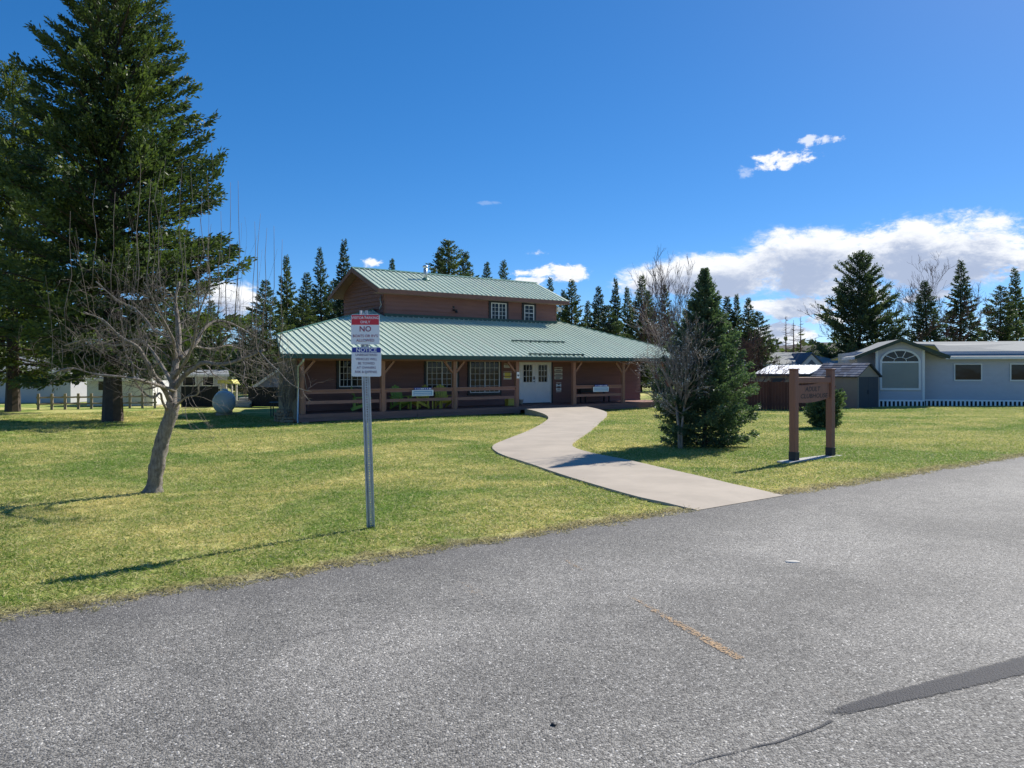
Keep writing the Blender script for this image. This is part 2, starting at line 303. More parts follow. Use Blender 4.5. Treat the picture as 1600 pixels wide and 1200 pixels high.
# ------------------------------------------------------------------ mesh helpers
def nice(v):
    v = Vector(v); return v.normalized() if v.length > 1e-9 else Vector((0, 0, 1))
class MB:
    def __init__(self): self.v = []; self.f = []; self.mi = []; self.cur = 0
    def quad(self, *p):
        i = len(self.v); self.v += [tuple(q) for q in p]; self.f.append(tuple(range(i, i+len(p)))); self.mi.append(self.cur); return self
    def box(self, lo, hi, M=None):
        x0, y0, z0 = lo; x1, y1, z1 = hi
        c = [(x0, y0, z0), (x1, y0, z0), (x1, y1, z0), (x0, y1, z0), (x0, y0, z1), (x1, y0, z1), (x1, y1, z1), (x0, y1, z1)]
        if M is not None: c = [tuple(M @ Vector(p)) for p in c]
        i = len(self.v); self.v += c
        for q in ((0, 3, 2, 1), (4, 5, 6, 7), (0, 1, 5, 4), (1, 2, 6, 5), (2, 3, 7, 6), (3, 0, 4, 7)):
            self.f.append(tuple(i+k for k in q)); self.mi.append(self.cur)
        return self
    def bar(self, p, q, w, h, up=(0, 0, 1)):
        p, q = Vector(p), Vector(q); d = (q-p); L = d.length; d.normalize()
        u = Vector(up); s = d.cross(u)
        if s.length < 1e-4: s = d.cross(Vector((1, 0, 0)))
        s.normalize(); u = s.cross(d).normalized()
        M = Matrix((s, d, u)).transposed().to_4x4(); M.translation = p
        return self.box((-w/2, 0, -h/2), (w/2, L, h/2), M)
    def prism(self, poly, y0, y1, M=None):
        """polygon in x,z extruded along y"""
        n = len(poly); a = [(x, y0, z) for x, z in poly]; b = [(x, y1, z) for x, z in poly]
        pts = a+b
        if M is not None: pts = [tuple(M @ Vector(p)) for p in pts]
        i = len(self.v); self.v += pts
        self.f.append(tuple(i+k for k in range(n))); self.f.append(tuple(i+n+k for k in reversed(range(n)))); self.mi += [self.cur]*2
        for k in range(n):
            k2 = (k+1) % n; self.f.append((i+k, i+n+k, i+n+k2, i+k2)); self.mi.append(self.cur)
        return self
    def lathe(self, prof, n=16, M=None, caps=True):
        i = len(self.v)
        for r, z in prof:
            for k in range(n):
                t = 2*math.pi*k/n; p = Vector((r*math.cos(t), r*math.sin(t), z))
                self.v.append(tuple(M @ p) if M is not None else tuple(p))
        for j in range(len(prof)-1):
            for k in range(n):
                k2 = (k+1) % n; self.f.append((i+j*n+k, i+j*n+k2, i+(j+1)*n+k2, i+(j+1)*n+k)); self.mi.append(self.cur)
        if caps:
            self.f.append(tuple(i+k for k in reversed(range(n)))); self.f.append(tuple(i+(len(prof)-1)*n+k for k in range(n))); self.mi += [self.cur]*2
        return self
    def tube(self, pts, rad, n=6):
        pts = [Vector(p) for p in pts]
        if not hasattr(rad, '__len__'): rad = [rad]*len(pts)
        i = len(self.v)
        ref = Vector((.31, .17, .93))
        for j, p in enumerate(pts):
            d = nice(pts[min(j+1, len(pts)-1)]-pts[max(j-1, 0)])
            s = nice(d.cross(ref if abs(d.dot(ref)) < .95 else Vector((1, 0, 0)))); u = s.cross(d)
            for k in range(n):
                t = 2*math.pi*k/n; self.v.append(tuple(p+(s*math.cos(t)+u*math.sin(t))*rad[j]))
        for j in range(len(pts)-1):
            for k in range(n):
                k2 = (k+1) % n; self.f.append((i+j*n+k, i+j*n+k2, i+(j+1)*n+k2, i+(j+1)*n+k)); self.mi.append(self.cur)
        self.f.append(tuple(i+k for k in reversed(range(n)))); self.f.append(tuple(i+(len(pts)-1)*n+k for k in range(n))); self.mi += [self.cur]*2
        return self
    def mesh(self, name, mats, smooth_=False):
        me = bpy.data.meshes.new(name); me.from_pydata(self.v, [], self.f)
        for m in (mats if isinstance(mats, (list, tuple)) else [mats]): me.materials.append(m)
        me.polygons.foreach_set('material_index', self.mi)
        bm = bmesh.new(); bm.from_mesh(me); bmesh.ops.recalc_face_normals(bm, faces=bm.faces); bm.to_mesh(me); bm.free()
        if smooth_: me.polygons.foreach_set('use_smooth', [True]*len(me.polygons))
        me.update(); return me
def link(name, me, parent=None):
    o = bpy.data.objects.new(name, me); COL.objects.link(o)
    if parent is not None: o.parent = parent
    return o
def part(name, mb, m, parent=None, smooth_=False, bevel=0.0):
    o = link(name, mb.mesh(name, m, smooth_), parent)
    if bevel:
        bv = o.modifiers.new('bevel', 'BEVEL'); bv.width = bevel; bv.segments = 2; bv.limit_method = 'ANGLE'
    return o
def tag(o, label, cat, group=None):
    o['label'] = label; o['category'] = cat
    if group: o['group'] = group
    return o
def thing(name, label, cat, loc=(0, 0, 0), rz=0.0, group=None):
    o = bpy.data.objects.new(name, None); COL.objects.link(o); o.empty_display_size = .2
    o.location = loc; o.rotation_euler = (0, 0, rz)
    return tag(o, label, cat, group)
def copy_tree(o, parent=None):
    c = o.copy(); COL.objects.link(c)
    if parent is not None: c.parent = parent
    for ch in list(o.children): copy_tree(ch, c)
    return c
def structure(o): o['kind'] = 'structure'; return o
def np_mesh(name, verts, faces, mats, rnd=None, smooth_=False):
    """verts (N,3), faces (M,k) arrays; rnd per face"""
    me = bpy.data.meshes.new(name)
    verts = np.asarray(verts, dtype=np.float32); faces = np.asarray(faces, dtype=np.int32); k = faces.shape[1]
    me.vertices.add(len(verts)); me.vertices.foreach_set('co', verts.ravel())
    me.loops.add(faces.size); me.loops.foreach_set('vertex_index', faces.ravel())
    me.polygons.add(len(faces)); me.polygons.foreach_set('loop_start', np.arange(0, faces.size, k, dtype=np.int32))
    if rnd is not None:
        a = me.attributes.new('rnd', 'FLOAT', 'FACE'); a.data.foreach_set('value', np.asarray(rnd, dtype=np.float32))
    if smooth_: me.polygons.foreach_set('use_smooth', np.ones(len(faces), dtype=bool))
    for m in (mats if isinstance(mats, (list, tuple)) else [mats]): me.materials.append(m)
    me.update(calc_edges=True); me.validate(); return me

# ------------------------------------------------------------------ ground sheet (lawn and land beyond)
rng = np.random.default_rng(7)
def edge_wobble(a): return .05*np.sin(a*2.3)+.035*np.sin(a*5.1+1)+.025*np.sin(a*11.7+2)
ac = np.unique(np.concatenate([np.linspace(-900, -40, 14), np.linspace(-40, -8, 40), np.linspace(-8, 32, 320), np.linspace(32, 80, 60), np.linspace(80, 1400, 16)]))
scs = np.unique(np.concatenate([np.linspace(-900, -14, 12), [-12, -9.6, -9.4, -5, -1, -.3, -.12, -.06, -.03, 0, .03, .06, .12, .2, .35, .6], np.linspace(1, 24, 47), np.linspace(25, 70, 40), np.linspace(80, 1600, 16)]))
A, S = np.meshgrid(ac, scs, indexing='ij')
Z = np.where(S >= -.001, lawn_z(A, S), -.05)
Z = np.where((S < -9.5), .02, Z)
Z = np.where((S >= -.001) & (S < .25), np.minimum(Z, -.012+.035*np.clip((S+.0)/.12, 0, 1)+.0), Z)
Sw = S+np.where(np.abs(S) < .5, edge_wobble(A)*(1-np.abs(S)/.5), 0)
X_, Y_ = to_xy(A, Sw)
far = np.clip((np.hypot(X_, Y_)-75)/400, 0, 1)
nv = np.stack([X_, Y_, Z-far*1.0], -1).reshape(-1, 3)
na, ns = A.shape
idx = np.arange(na*ns).reshape(na, ns)
fq = np.stack([idx[:-1, :-1], idx[1:, :-1], idx[1:, 1:], idx[:-1, 1:]], -1).reshape(-1, 4)
structure(link('ground', np_mesh('ground', nv, fq, m_lawn, smooth_=True)))
# the road: one sheet from its far edge to its near edge
mb = MB()
aa = np.concatenate([np.linspace(-200, -20, 8), np.linspace(-15, 40, 60), np.linspace(50, 300, 10)])
for i in range(len(aa)-1):
    p = [to_xy(aa[i], -9.5), to_xy(aa[i+1], -9.5), to_xy(aa[i+1], .3), to_xy(aa[i], .3)]
    mb.quad(*[(x, y, 0.0) for x, y in p])
structure(part('road', mb, m_road))
# worn yellow lines, crack filler
def resample(P, n, k=3):
    P = [Vector(p) for p in P]
    # Catmull-Rom, then even spacing
    Q = []
    for i in range(len(P)-1):
        a, b_, c_, d_ = P[max(i-1, 0)], P[i], P[i+1], P[min(i+2, len(P)-1)]
        for t in np.linspace(0, 1, 8, endpoint=False):
            Q.append(.5*((2*b_)+(c_-a)*t+(2*a-5*b_+4*c_-d_)*t*t+(3*b_-a-3*c_+d_)*t**3))
    Q.append(P[-1]); L = [0]
    for i in range(1, len(Q)): L.append(L[-1]+(Q[i]-Q[i-1]).length)
    out = []
    for t in np.linspace(0, L[-1], n):
        j = min(max(np.searchsorted(L, t)-1, 0), len(Q)-2); f = (t-L[j])/max(L[j+1]-L[j], 1e-9); out.append(Q[j].lerp(Q[j+1], min(max(f, 0), 1)))
    return out
def strip(name, pts, w0, w1, z, m, fade):
    """flat print on the road, five points across so that it can fade to its rim"""
    P = resample([Vector((p[0], p[1], 0)) for p in pts], 60); n = len(P); vs, fs, ed = [], [], []
    for i, p in enumerate(P):
        d = nice(P[min(i+1, n-1)]-P[max(i-1, 0)]); sd_ = Vector((-d.y, d.x, 0)); w = (w0+(w1-w0)*i/(n-1))/2
        f = float(np.interp(i/(n-1), np.linspace(0, 1, len(fade)), fade))
        for q, e_ in ((-1.3, -.6), (-.75, .0), (0, .12), (.75, .0), (1.3, -.6)):
            vs.append(tuple(p+sd_*w*q+Vector((0, 0, z)))); ed.append(f+e_)
        if i < n-1:
            for q in range(4): k = i*5+q; fs.append((k, k+1, k+6, k+5))
    me = np_mesh(name, vs, fs, m); a_ = me.attributes.new('edge', 'FLOAT', 'POINT'); a_.data.foreach_set('value', np.asarray(ed, dtype=np.float32))
    return structure(link(name, me))
def gp(px, py): q = at(px, py); return (q.x, q.y)
strip('road_marking', [gp(870, 868), gp(1157, 1030)], .075, .085, .004, m_yellow_paint, [.0, .27, .30, .14, .06, .02, .16, .28, .34, .38, .44, .5, .52, .45])
strip('road_marking', [gp(700, 893), gp(775, 950)], .16, .16, .004, m_yellow_paint, [-.3, .12, .2, .22, .15, -.3])
strip('road_marking', [gp(1000, 838), gp(1170, 880)], .14, .14, .004, m_yellow_paint, [-.3, .15, .05, -.2, .12, .18, -.3])
strip('road_patch', [gp(x, y) for x, y in ((1290, 1115), (1312, 1112), (1335, 1106), (1362, 1099), (1390, 1092), (1430, 1082), (1480, 1070), (1560, 1050), (1640, 1030))], .085, .17, .004, m_tar, [.1, .55, .6, .6, .55, .6, .6])
strip('road_crack', [gp(x, y) for x, y in ((1060, 1200), (1110, 1185), (1150, 1176), (1185, 1166), (1215, 1160), (1245, 1149), (1275, 1139), (1300, 1126))], .010, .018, .004, m_tar, [.1, .4, .2, .5, .3, .5])
strip('road_crack', [gp(x, y) for x, y in ((300, 1010), (360, 1000), (430, 1004), (520, 985), (600, 980))], .008, .008, .004, m_tar, [-.1, .25, .1, .3, -.1])

# the winding path, a raised slab
LE = [(820, 638.6), (831, 640.6), (841, 643.4), (850, 646.6), (855.5, 650), (856.5, 654), (850, 659.5), (837, 667), (812.5, 678), (787.5, 687.5), (773, 693.7), (769, 698.2), (772, 703), (787, 711), (825, 723), (881, 742), (944, 761), (1006, 778), (1060, 791), (1090, 797)]
RE = [(913, 634.8), (926, 637), (938, 640), (947, 643.4), (948.5, 647), (944, 653.4), (931, 665.6), (912.5, 679.7), (897, 690.4), (894, 694.6), (900, 700), (928, 708), (975, 717), (1037.5, 731), (1100, 745), (1150, 757), (1195, 767), (1225, 774)]
def path_z(a, s):
    t = min(max((s-15)/7.6, 0), 1); t = t*t*(3-2*t); e_ = min(max((s+.1)/.3, 0), 1)
    return float(lawn_z(a, max(s, 0))-.015*(1-e_)+.035*e_)*(1-t)-.163*t
def at_path(px, py):
    z = -.1
    for _ in range(40):
        Y = (EYE-z)*F/(py-HOR); X = (px-800)/F*Y; z = path_z(*to_as(X, Y))
    return Vector((X, Y, z))
pl, pr = resample([at_path(*p) for p in LE], 60), resample([at_path(*p) for p in RE], 60)
for P in (pl, pr):
    for q in P: q.z = path_z(*to_as(q.x, q.y))
mb = MB()
for i in range(59):
    a, b_, c_, d_ = pl[i], pr[i], pr[i+1], pl[i+1]
    n_ = 4
    for k in range(n_):
        mb.quad(a.lerp(b_, k/n_), a.lerp(b_, (k+1)/n_), d_.lerp(c_, (k+1)/n_), d_.lerp(c_, k/n_))
    for P, Q in ((a, d_), (b_, c_)):
        mb.quad(P, Q, Q-Vector((0, 0, .45)), P-Vector((0, 0, .45)))
mb.quad(pl[0], pr[0], pr[0]-Vector((0, 0, .5)), pl[0]-Vector((0, 0, .5)))
structure(part('path', mb, m_path))
PATH_POLY = [(p.x, p.y) for p in pl]+[(p.x, p.y) for p in reversed(pr)]

# low wooded hills far off, behind everything
def hill(name, cx, cy, wx, h, seed):
    r = np.random.default_rng(seed); n = 60; m_ = 10
    xs = np.linspace(-1, 1, n); prof = (1-xs**2)*h*(1+.12*np.cumsum(r.normal(0, .12, n)))+h*.08*r.random(n)
    vs, fs = [], []
    for j in range(m_):
        t = j/(m_-1)*2-1
        for i in range(n): vs.append((cx+xs[i]*wx, cy+t*wx*.35, -3+max(prof[i], 0)*(1-t*t)+ (r.random()-.5)*h*.05))
    for j in range(m_-1):
        for i in range(n-1): fs.append((j*n+i, j*n+i+1, (j+1)*n+i+1, (j+1)*n+i))
    structure(link(name, np_mesh(name, vs, fs, m_hill)))
hill('hills', 330, 640, 320, 26, 1); hill('hills', -350, 800, 420, 30, 2)

# ------------------------------------------------------------------ the clubhouse, in its own frame: u along the front, v back, z up
bx, by = to_xy(10.99, 22.93)
house = thing('clubhouse', 'red brown two level clubhouse with green metal roofs and a long railed porch', 'building', (bx, by, 0), TH)
def H(u, v, z):
    return Vector((bx+u*CT-v*ST, by+u*ST+v*CT, z))
ZD, VW, VU = -.11, 2.21, 5.18
UL, UR, WU0, WU1 = -.9, 22.2, 6.26, 17.2
SL = .36; UH = -.27
def zf(v): return 2.25+SL*(v+.45)
def v_top(u):
    if u < UH: return -.38+(u-UL)*(1.78+.38)/(UH-UL)
    if u < WU0: return 1.78+(u-UH)*.69
    if u <= WU1: return VU
    return 5.75-(u-17.55)*1.01
# foundations and inner block
mb = MB().quad((.25, VW+.02, -.9), (21, VW+.02, -.9), (21, 12.6, -.9), (6.5, 12.6, -.9), (6.5, 6.4, -.9)).quad((.25, VW+.02, ZD+.02), (21, VW+.02, ZD+.02), (21, 12.6, ZD+.02), (6.5, 12.6, ZD+.02), (6.5, 6.4, ZD+.02))
for p_, q_ in (((.25, VW+.02), (21, VW+.02)), ((21, VW+.02), (21, 12.6)), ((21, 12.6), (6.5, 12.6)), ((6.5, 12.6), (6.5, 6.4)), ((6.5, 6.4), (.25, VW+.02))): mb.quad((*p_, -.9), (*q_, -.9), (*q_, ZD+.02), (*p_, ZD+.02))
part('foundation', mb, m_concrete, house)
# walls: a core behind, boards in front
OPEN = [(2.58, 3.74, .88, 2.07), (6.91, 8.58, .61, 2.05), (9.31, 11.07, .5, 2.06), (12.28, 14.37, ZD, 2.08)]   # u0,u1,z0,z1
wall = part('front_wall', MB().box((0.1, VW+.03, ZD), (21.0, VW+.18, 2.55)), m_siding, house)
def boards(parent, u0, u1, z0, z1, v, opens, step, m, name='siding_board', proud=.065):
    z = z0; k = 0
    while z < z1-.02:
        zt = min(z+step, z1)
        segs = [(u0, u1)]
        for (a, b_, c_, d_) in opens:
            if c_ < zt-.03 and d_ > z+.03:
                ns_ = []
                for (p, q) in segs:
                    if a > p: ns_.append((p, min(a, q)))
                    if b_ < q: ns_.append((max(b_, p), q))
                    if a <= p and b_ >= q: ns_ = [x for x in ns_ if x[1] <= p or x[0] >= q]
                segs = [x for x in ns_ if x[1]-x[0] > .02]
        for (p, q) in segs:
            mb = MB()
            # wedge: thick lower edge, thin upper edge tucked under the board above
            mb.v += [(p, v-proud+.016, z-.012), (q, v-proud+.016, z-.012), (q, v-proud, z-.012), (p, v-proud, z-.012), (p, v+.002, zt), (q, v+.002, zt), (q, v-.010, zt), (p, v-.010, zt)]
            mb.f += [(0, 1, 2, 3), (4, 7, 6, 5), (3, 2, 6, 7), (0, 4, 5, 1), (0, 3, 7, 4), (1, 5, 6, 2)]; mb.mi += [0]*6
            part(name, mb, m, parent)
        z += step; k += 1
boards(wall, .1, 21.0, ZD, 2.2, VW+.028, [(a-.12, b_+.12, c_-.12, d_+.12) for a, b_, c_, d_ in OPEN], .2, m_siding)
# side walls and back of the ground floor
lw = part('angled_wall', MB().quad((.12, VW+.1, ZD), (6.3, 6.5, ZD), (6.3, 6.5, 4.3), (.12, VW+.1, 2.9)), m_siding, house)
part('side_wall', MB().box((6.3, 6.4, ZD), (6.45, 12.5, 3.2)), m_siding, house)
part('side_wall', MB().box((20.85, VW+.19, ZD), (21.0, 12.5, 3.0)), m_siding, house)
part('back_wall', MB().box((6.46, 12.35, ZD), (20.84, 12.5, 2.6)), m_siding, house)
part('porch_ceiling', MB().box((-.6, -.3, 2.2), (21.9, VW+.01, 2.23)), m_trim_brown, house)
part('porch_beam', MB().box((-.05, .03, 2.0), (21.1, .19, 2.195)), m_trim_brown, house)

def window(u0, u1, z0, z1, v, parent, cols=(3, 3), rows=5, split=True, trim=.12):
    f = MB()
    t = .045
    f.box((u0, v-.07, z0), (u1, v-.01, z0+t)).box((u0, v-.07, z1-t), (u1, v-.01, z1)).box((u0, v-.07, z0+t), (u0+t, v-.01, z1-t)).box((u1-t, v-.07, z0+t), (u1, v-.01, z1-t))
    w = part('window', f, m_white, parent)
    tr_ = MB()
    tr_.box((u0-trim, v-.055, z0-trim), (u1+trim, v-.005, z0-.002)).box((u0-trim, v-.055, z1+.002), (u1+trim, v-.005, z1+trim))
    tr_.box((u0-trim, v-.055, z0-.001), (u0-.002, v-.005, z1+.001)).box((u1+.002, v-.055, z0-.001), (u1+trim, v-.005, z1+.001))
    part('window_trim', tr_, m_black, w)
    if split == 'v': cells = [(u0+t, u1-t, z0+t, (z0+z1)/2-.02, cols[0]), (u0+t, u1-t, (z0+z1)/2+.02, z1-t, cols[0])]
    else:
        um = (u0+u1)/2; cells = [(u0+t, um-.025, z0+t, z1-t, cols[0]), (um+.025, u1-t, z0+t, z1-t, cols[1])]
    if split == 'v': part('meeting_rail', MB().box((u0+t, v-.068, (z0+z1)/2-.02), (u1-t, v-.012, (z0+z1)/2+.02)), m_white, w)
    else: part('meeting_stile', MB().box((um-.025, v-.068, z0+t), (um+.025, v-.012, z1-t)), m_white, w)
    for (a, b_, c_, d_, nc) in cells:
        nr = rows if split != 'v' else max(2, rows//2)
        part('pane', MB().quad((a, v-.028, c_), (b_, v-.028, c_), (b_, v-.028, d_), (a, v-.028, d_)), m_glass, w)
        mu = MB()
        for i in range(1, nc): x = a+(b_-a)*i/nc; mu.box((x-.009, v-.046, c_), (x+.009, v-.03, d_))
        for j in range(1, nr): z = c_+(d_-c_)*j/nr; mu.box((a, v-.043, z-.008), (b_, v-.031, z+.008))
        if nc > 0: part('muntin', mu, m_white, w)
    return w
for (a, b_, c_, d_) in OPEN[:3]: window(a, b_, c_, d_, VW, wall, (3, 3) if a > 3 else (3, 2), 5 if a > 3 else 4)
# doors
a, b_, c_, d_ = OPEN[3]
fr = MB().box((a, VW-.07, d_-.07), (b_, VW, d_)).box((a, VW-.07, ZD), (a+.07, VW, d_-.07)).box((b_-.07, VW-.07, ZD), (b_, VW, d_-.07))
dfr = part('door_frame', fr, m_white, house)
part('door_trim', MB().box((b_+.002, VW-.055, ZD), (b_+.11, VW-.003, d_+.1)).box((a-.11, VW-.055, ZD), (a-.002, VW-.003, d_+.1)).box((a-.002, VW-.055, d_+.002), (b_+.002, VW-.003, d_+.1)), m_black, dfr)
part('threshold', MB().box((a+.07, VW-.09, ZD), (b_-.07, VW-.02, ZD+.035)), m_iron, dfr)
um = (a+b_)/2
for k, (p, q) in enumerate(((a+.075, um-.004), (um+.004, b_-.075))):
    gx0, gx1, gz0, gz1 = p+.2, q-.2, 1.0, 1.87
    dm = MB()
    y0, y1 = VW-.05, VW-.01
    dm.box((p, y0, ZD+.04), (gx0, y1, d_-.075)).box((gx1, y0, ZD+.04), (q, y1, d_-.075)).box((gx0, y0, ZD+.04), (gx1, y1, gz0)).box((gx0, y0, gz1), (gx1, y1, d_-.075))
    dr = part('door', dm, m_door, house, bevel=.004)
    part('pane', MB().quad((gx0, y0+.02, gz0), (gx1, y0+.02, gz0), (gx1, y0+.02, gz1), (gx0, y0+.02, gz1)), m_glass, dr)
    mu = MB()
    for i in (1, 2): x = gx0+(gx1-gx0)*i/3; mu.box((x-.012, y0-.008, gz0), (x+.012, y0+.015, gz1))
    for i in (1, 2): z = gz0+(gz1-gz0)*i/3; mu.box((gx0, y0-.005, z-.012), (gx1, y0+.012, z+.012))
    mu.box((gx0-.03, y0-.012, gz0-.03), (gx0, y0-.001, gz1+.03)).box((gx1, y0-.012, gz0-.03), (gx1+.03, y0-.001, gz1+.03)).box((gx0, y0-.012, gz0-.03), (gx1, y0-.001, gz0)).box((gx0, y0-.012, gz1), (gx1, y0-.001, gz1+.03))
    part('muntin', mu, m_white, dr)
    if k == 0:
        hm = MB().box((q-.12, y0-.015, 1.12), (q-.05, y0-.001, 1.28)).box((q-.12, y0-.05, 1.16), (q-.05, y0-.015, 1.21)).lathe([(.03, 0), (.03, .03)], 10, Matrix.Translation((q-.085, y0-.002, 1.02)) @ Matrix.Rotation(R(90), 4, 'X'))
        part('handle', hm, m_iron, dr)
    for zz in (.35, 1.55): part('hinge', MB().box((q-.012 if k else p, y0-.012, zz), (q if k else p+.012, y0-.001, zz+.1)), m_galv, dr)

# deck, posts, rails
deck = part('porch_deck', MB().box((-.02, .04, ZD-.16), (21.3, VW+.0, ZD-.03)), m_deck, house)
for i in range(15):
    v0 = -.02+i*.148
    for (p, q) in ((-.04, 6.0), (6.004, 12.4), (12.404, 21.32)): part('deck_board', MB().box((p, v0, ZD-.029), (q, v0+.143, ZD)), m_deck, deck)
for (p, q) in ((-.04, 5.2), (5.205, 10.75), (14.05, 21.32)):
    part('fascia_board', MB().box((p, -.015, ZD-.155), (q, .035, ZD-.03)), m_deck, deck)
    part('fascia_board', MB().box((p+.01, -.01, ZD-.30), (q-.01, .035, ZD-.163)), m_deck, deck)
part('fascia_board', MB().box((10.755, -.01, ZD-.155), (14.045, .035, ZD-.03)), m_deck, deck)
part('fascia_board', MB().box((-.035, .04, ZD-.30), (-.005, VW, ZD-.03)), m_deck, deck)
for u in (.3, 3.6, 7.1, 10.6, 14.1, 17.6, 21.0):
    part('deck_pier', MB().box((u-.12, .06, -.9), (u+.12, .3, ZD-.17)), m_concrete, deck)
PU = [.12, 3.62, 7.14, 10.6, 14.14, 17.55, 21.0]
for i, u in enumerate(PU):
    p = part('porch_post', MB().box((u-.085, .02, ZD), (u+.085, .19, 2.0)), m_post, house, bevel=.01)
    for sgn in (-1, 1):
        if (i == 0 and sgn < 0) or (i == len(PU)-1 and sgn > 0) or (i == 3 and sgn > 0) or (i == 4 and sgn < 0): continue
        part('knee_brace', MB().bar((u+sgn*.08, .105, 1.50), (u+sgn*.52, .105, 1.995), .09, .09, (0, 1, 0)), m_post, p)
def railing(p, q, v=.1, pu=True):
    rl = part('railing', MB().box((p, v-.07, .80), (q, v+.07, .845)), m_rail, house)
    part('rail', MB().box((p, v-.02, .68), (q, v+.02, .795)), m_rail, rl)
    part('rail', MB().box((p, v-.02, .27), (q, v+.02, .40)), m_rail, rl)
    for x in (p+.03, q-.03): part('rail_cleat', MB().box((x-.03, v-.045, ZD+.02), (x+.03, v-.022, .67)), m_rail, rl)
railing(.21, 3.53); railing(3.71, 7.05); railing(7.23, 10.51); railing(14.23, 17.46)
# end rails at the left of the porch
mb = MB().box((.03, .2, .80), (.17, VW-.1, .845)); er = part('railing', mb, m_rail, house)
part('rail', MB().box((.08, .2, .68), (.12, VW-.1, .795)), m_rail, er); part('rail', MB().box((.08, .2, .27), (.12, VW-.1, .40)), m_rail, er)
ew = part('porch_end_wall', MB().box((-.02, .3, ZD), (.02, VW+.1, 2.195)), m_grey_wood, house)
for i in range(9): part('end_board', MB().box((-.05, .3+i*.215, ZD-.2), (-.022, .5+i*.215, 2.19)), m_grey_wood, ew)
ds = MB().tube([(.0, -.42, 2.1), (.0, -.40, 1.98), (-.06, .0, 1.75), (-.07, .02, -.35), (-.1, -.12, -.42)], .045, 8)
part('downspout', ds, m_galv, house, True)

# lower roof: decking, then ribbed panels
rf = MB()
# front slope deck
def roofpoly(pts, th=.06):
    P = [Vector(p) for p in pts]; n = len(P); d = Vector((0, 0, -th)); i = len(rf.v)
    rf.v += [tuple(p) for p in P]+[tuple(p+d) for p in P]
    rf.f.append(tuple(range(i, i+n))); rf.f.append(tuple(reversed(range(i+n, i+2*n)))); rf.mi += [0, 0]
    for k in range(n): k2 = (k+1) % n; rf.f.append((i+k, i+n+k, i+n+k2, i+k2)); rf.mi.append(0)
e = .012
uh = WU0-.001; vh = v_top(uh)
fp = [(UL+.05, -.43), (UR-.02, -.43), (UR-.02, 1.06), (WU1, 6.1), (WU1, VU), (WU0, VU), (uh, vh), (UH+.03, 1.79), (UL+.05, -.38)]
roofpoly([(u, v, zf(v)-e) for u, v in fp])
zl = zf(1.78); zlt = zf(vh)
roofpoly([(UH+.03, 1.80, zl-e), (uh, vh, zlt-e), (uh, vh+1.6, zlt-.9), (UH+1.2, 3.6, zl-.5)])
zr_ = zf(1.06); zrt = zf(6.1); 
roofpoly([(UR-.02, 1.06, zr_-e), (UR-.02, 14.1, zr_-e), (WU1-.1, 9.1, zrt-e), (WU1-.1, 6.1, zrt-e)])
roofpoly([(WU0-.3, 13.0, 2.9), (WU0, 9.9, 4.2), (WU1, 9.9, 4.2), (UR-.02, 14.1, zr_-e)])
lower = part('lower_roof', rf, m_roof_dark, house)
ang = math.atan(SL); nzv = Vector((0, -math.sin(ang), math.cos(ang)))
def rib_panel(u0, u1, vb0, zfun, vt0, vt1, parent, nrm, rib=.044):
    """one sheet strip with a raised rib along its left edge"""
    def P(u, v, h): q = Vector((u, v, zfun(v)))+nrm*h; return tuple(q)
    w = u1-u0; prof = [(0, .0), (.006, rib), (.040, rib), (.054, .004), (w*.5, .002), (w*.5+.015, .010), (w*.5+.03, .002), (w, .0)]
    vs, fs = [], []
    for du, h in prof:
        t = du/w; vs.append(P(u0+du, vb0, h)); vs.append(P(u0+du, vt0+(vt1-vt0)*t, h))
    for i in range(len(prof)-1): fs.append((2*i, 2*i+2, 2*i+3, 2*i+1))
    # down-turned front lip closing the rib
    mb = MB(); mb.v = vs; mb.f = fs; mb.mi = [0]*len(fs)
    n0 = len(mb.v)
    for du, h in prof: mb.v.append(P(u0+du, vb0, -.012))
    for i in range(len(prof)-1): mb.f.append((2*i, n0+i, n0+i+1, 2*i+2)); mb.mi.append(0)
    return part('roof_panel', mb, m_roof, parent)
NP = 77; du = (UR-UL)/NP
for i in range(NP):
    u0 = UL+i*du; u1 = u0+du
    rib_panel(u0, u1, -.45, zf, min(v_top(u0), 6.35), min(v_top(u1-.001), 6.35), lower, nzv)
# hip caps, rake trim, eave fascia
def cap(p, q, w=.16, m=m_ridge, parent=lower, name='hip_cap'):
    return part(name, MB().bar(p, q, w, .035), m, parent)
cap((UH, 1.78, zl+.03), (uh, vh, zlt+.03), .10); cap((UR, 1.06, zr_+.03), (WU1+.05, 6.1, zrt+.03))
part('eave_fascia', MB().box((UL, -.50, 2.07), (UR, -.455, 2.235)), m_roof_dark, lower)
rk = MB().bar((UL-.015, -.45, zf(-.45)-.06), (UH-.015, 1.78, zl-.06), .03, .16); part('rake_trim', rk, m_roof_dark, lower)
rk = MB().bar((UR+.015, -.45, zf(-.45)-.06), (UR+.015, 1.06, zr_-.06), .03, .16); part('rake_trim', rk, m_roof_dark, lower)
part('eave_fascia', MB().box((UR, 1.1, zr_-.2), (UR+.03, 14.1, zr_-.02)), m_roof_dark, lower)
for (p, q, v) in ((11.4, 14.85, 1.6), (11.0, 14.45, -.33)):
    sg = part('snow_guard', MB().bar((p, v, zf(v)+.085), (q, v, zf(v)+.085), .05, .06), m_roof_dark, lower)
    part('snow_guard_bracket', (lambda m_: [m_.box((x-.015, v-.03, zf(v)), (x+.015, v+.05, zf(v)+.06)) for x in np.linspace(p+.1, q-.1, 7)] and m_)(MB()), m_roof_dark, sg)

